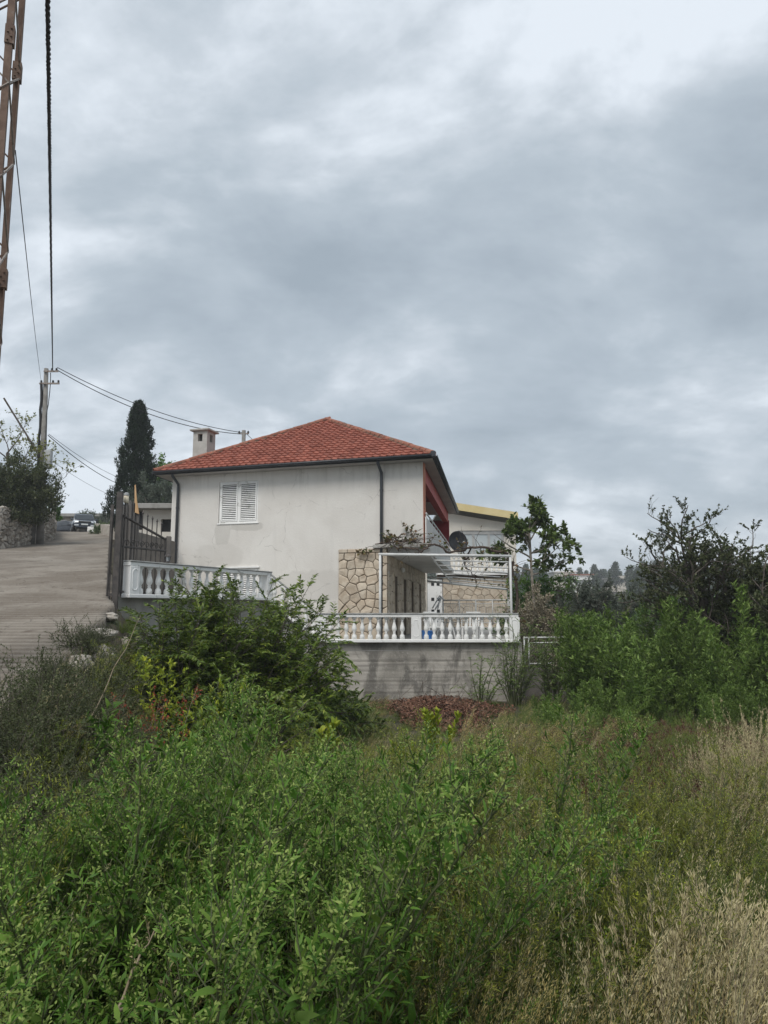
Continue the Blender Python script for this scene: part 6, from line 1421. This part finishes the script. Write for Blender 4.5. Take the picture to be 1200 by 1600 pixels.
def lump(name, px, py_top, Y, Wpx, zbase_py, mats, label, seed, leaf=.12, lw=.05, cat='bush', n=110, per=90):
    """dense rounded bush: short shoots filling an uneven dome"""
    global rng; rng = np.random.default_rng(seed); v = Veg(); c = at(px, zbase_py, Y); top = at(px, py_top, Y).z; H = top-c.z; W = Wpx/F_PX*Y/2; ph = rng.uniform(0, 6, 4)
    for i in range(n):
        a = rng.uniform(0, 6.28); u = rng.uniform(-.1, 1); el = math.asin(max(-.2, u)); k = rng.uniform(.45, 1)**.6*(1+.2*math.sin(3*a+ph[0])+.15*math.sin(5*el*2+ph[1])+.12*math.sin(9*a+ph[2]))
        p = np.array([c.x+math.cos(a)*math.cos(el)*W*k, Y+math.sin(a)*math.cos(el)*W*.8*k, c.z+max(0, math.sin(el))*H*k*.88]); s_ = curve(p, (math.cos(a)*.6, math.sin(a)*.6, .9), min(H, W)*.38, 5, (0, 0, .2), .2); v.tube(s_, .010, 1, 3)
        m = per; P, T = along(s_, rng.uniform(0, 1, m)); P = P+rng.normal(0, min(H, W)*.07, P.shape); v.leaves(P, nrm(T+rng.normal(0, .8, T.shape)), leaf*rng.uniform(.6, 1.2, m), lw, 0)
    for i in range(6): v.tube(curve((c.x+rng.normal(0, W*.2), Y, c.z-.2), rng.normal(0, .4, 3)+[0, 0, 1], H*.6, 5, (0, 0, 0), .1), .03, 1, 5)
    o = v.obj(name, mats, (c.x, Y, c.z), None, True); return tag(o, label, cat)
lump('leafy_tree', 240, 712, 52, 62, 800, [M['lush'], M['bark']], 'round green tree top just right of the cypress', 130, .2, .09, 'tree')
lump('olive_tree', 244, 752, 40, 62, 800, [M['olive'], M['barkl']], 'grey green olive crown over the flat outbuilding roof', 131, .13, .035, 'tree', 130, 110)
lump('hedge', 32, 708, 37, 92, 815, [M['darkleaf'], M['bark']], 'dense dark green hedge on top of the stone wall', 132, .13, .06, 'hedge', 240, 100)
lump('hedge', -8, 712, 35.5, 90, 815, [M['darkleaf'], M['bark']], 'dark hedge over the stone wall cut by the left picture edge', 133, .13, .06, 'hedge', 150, 100)
lump('ivy', 58, 735, 38.9, 34, 800, [M['darkleaf'], M['bark']], 'ivy climbing around the foot of the utility pole', 134, .10, .06, 'ivy', 60, 70)
lump('bush', 83, 782, 52, 22, 812, [M['lush'], M['bark']], 'small dark bush behind the utility pole', 135, .16, .08, 'bush', 40, 60)
lump('bush', 142, 797, 72, 56, 830, [M['olive'], M['bark']], 'loose grey green bush behind the parked cars', 136, .2, .08, 'bush', 80, 60)
lump('bush', 163, 818, 54, 34, 836, [M['grey'], M['bark']], 'scrubby weeds on the verge wall right of the cars', 137, .14, .05, 'bush', 50, 50)
lump('garden_bush', 838, 922, 24.9, 78, 1010, [M['flower'], M['bark']], 'cream flowering bush crowding against the terrace end post', 171, .075, .05, 'bush', 130, 55)
lump('garden_bush', 850, 905, 28.5, 110, 1010, [M['lush'], M['bark']], 'dark leafy bush under the slender tree', 172, .14, .06, 'bush', 190, 70)
lump('garden_bush', 902, 930, 27.5, 110, 1010, [M['tall'], M['bark']], 'mid green bush between palm and olive tree', 173, .12, .04, 'bush', 190, 70)
b = at(22, 760, 38.); skeleton((b.x-.2, 38.5, 3.5), 8.2, 140, [M['fennel'], M['bark']], .13, .08, 9, (.7, .5, .6), .35, .10, 12, 7, .6, 'thin leaved tree rising above the hedge at the left edge', cat='tree', sub=5, wob=.14, bare=.25)
# leaning old post in the hedge
MB().tube([at(6, 622, 36.5), at(58, 706, 37.2)], .05, 6).thing('leaning_pole', M['bark'], at(6, 622, 36.5), 'dark slanting pole sticking out of the hedge top', 'pole')
# young plants growing against the terrace wall
bigb(752, 19.9, .5, .35, 1.7, 12, [M['tall'], M['stem']], 'thin green weed growing up the middle of the terrace wall', 151, leaf=.07, lw=.022, twn=7, lpt=14, cat='plant', name='wall_weed')
bigb(800, 19.9, .55, .4, 2.6, 22, [M['tall'], M['stem']], 'taller thin green weed at the right corner of the terrace wall', 152, leaf=.07, lw=.022, twn=9, lpt=16, cat='plant', name='wall_weed')
bigb(862, 20.6, .7, .5, 2.3, 26, [M['tall'], M['stem']], 'green weed in front of the low dark fence wall', 153, leaf=.08, lw=.025, twn=9, lpt=18, cat='plant', name='wall_weed')

# --- wooded hill with houses
def pine(seed, H):
    global rng; rng = np.random.default_rng(seed); v = Veg(); v.tube(np.array([(0, 0, -1), (0, 0, H*.6), (.1, 0, H)]), [.25, .15, .04], 1, 5)
    for i in range(120):
        t = rng.uniform(.3, 1); a = rng.uniform(0, 6.28); rad = H*.24*(1-t)**.6*(.6+.5*math.sin(3*a+t*9)**2)+.2; k = rng.uniform(.3, 1)
        p = np.array([math.cos(a)*rad*k, math.sin(a)*rad*k, H*t]); m = 16; v.leaves(p+rng.normal(0, .35, (m, 3)), rng.normal(0, 1, (m, 3)), .6, .35, 0)
    return v, [M['pine'], M['bark']]
def pobj(seed, H, x, y, label):
    v, mats = pine(seed, H); o = v.obj('pine_tree', mats, (x, y, gz(x, y))); return tag(o, label, 'tree')
q = at(962, 900, 240); pA = pobj(161, 10, q.x, 240, 'rounded pine standing out on the hill skyline right of the olive')
q = at(984, 900, 236); pB = pobj(162, 9, q.x, 236, 'narrow pointed pine on the hill skyline near the dark tree')
q = at(930, 905, 205); pC = pobj(163, 7.5, q.x, 205, 'dark slim tree beside the white hillside houses')
n = 1700; yy = 130+170*RS.uniform(0, 1, n)**.8; xx = (RS.uniform(600, 1500, n)-600)/F_PX*yy
k = ~((np.abs(xx/yy*F_PX+600-917) < 66) & (yy > 142) & (yy < 262)); scatter('pine_wood', 'dark pine wood covering the distant hillside', 'wood', [pA, pB, pC], np.stack([xx[k], yy[k]], 1), .8, .05)
n = 260; yy = 34+95*RS.uniform(0, 1, n); xx = (RS.uniform(840, 1500, n)-600)/F_PX*yy
scatter('valley_scrub', 'green scrub and treetops in the valley beyond the fence', 'bushes', [bpy.data.objects['bush.001'], bpy.data.objects['leafy_tree'], bpy.data.objects['garden_shrub.002']], np.stack([xx, yy], 1), .9, .3)
def hillhouse(px0, px1, pyt, pyb, Y, label, roofc, wallc, floors=2):
    a, b, c = at(px0, pyt, Y), at(px1, pyt, Y), at(px0, pyb, Y); W = b.x-a.x; H = a.z-c.z; g = min(gz(a.x, Y), c.z)-2; e = empty('hillside_house', ((a.x+b.x)/2, Y, c.z), label, 'house')
    fr = frame((a.x, Y, 0), (1, 0, 0), (0, -1, 0)); nw = max(2, int(W/3.2)); fh = H/floors; holes = []
    for f in range(floors):
        for i in range(nw): x = (i+.5)*W/nw; holes.append((x-.6, x+.6, c.z+f*fh+fh*.35, c.z+f*fh+fh*.8))
    mb = wallgrid(fr, [0, W], [g, a.z], holes, .3); mb.build('wall', wallc, e)
    MB().box((b.x-.3, Y+.3, g), (.3, 0, 0), (0, 8, 0), (0, 0, a.z-g)).box((a.x, Y+.3, g), (.3, 0, 0), (0, 8, 0), (0, 0, a.z-g)).build('side_walls', wallc, e)
    for h in holes: MB().box(fr(h[0], h[2], -.15), (h[1]-h[0], 0, 0), (0, .05, 0), (0, 0, h[3]-h[2])).build('window', M['glass'], e)
    MB().prism([V3((a.x-.6, Y-.7, a.z)), V3((b.x+.6, Y-.7, a.z)), V3((b.x+.6, Y+9, a.z)), V3((a.x-.6, Y+9, a.z))], (0, 0, .45)).build('roof', roofc, e)
    MB().box((a.x+.5, Y-1.2, c.z+fh), (W-1, 0, 0), (0, 1.2, 0), (0, 0, .9)).build('balcony', wallc, e)
hillhouse(866, 899, 894, 909, 250, 'white flat roofed house on the hillside, leftmost of the far houses', M['white'], M['cream'])
hillhouse(893, 928, 899, 914, 240, 'white hillside house with pale red roof right of the leftmost one', M['ridgetile'], M['white'])
hillhouse(955, 978, 904, 914, 250, 'grey flat roofed hillside house partly hidden by trees', M['roofgrey'], M['cream'], 1)

# ------------------------------------------------------------ damp air
hz = MB().box((-640, -40, -14), (1500, 0, 0), (0, 900, 0), (0, 0, 50)).build('haze', [], None); tag(hz, kind='stuff')
m = bpy.data.materials.new('haze_air'); m.use_nodes = True; nt = m.node_tree; nt.nodes.clear(); o_ = nt.nodes.new('ShaderNodeOutputMaterial'); pv = nt.nodes.new('ShaderNodeVolumePrincipled')
pv.inputs['Color'].default_value = (.90, .93, .96, 1); pv.inputs['Density'].default_value = .0009; nt.links.new(pv.outputs[0], o_.inputs['Volume']); hz.data.materials.append(m)
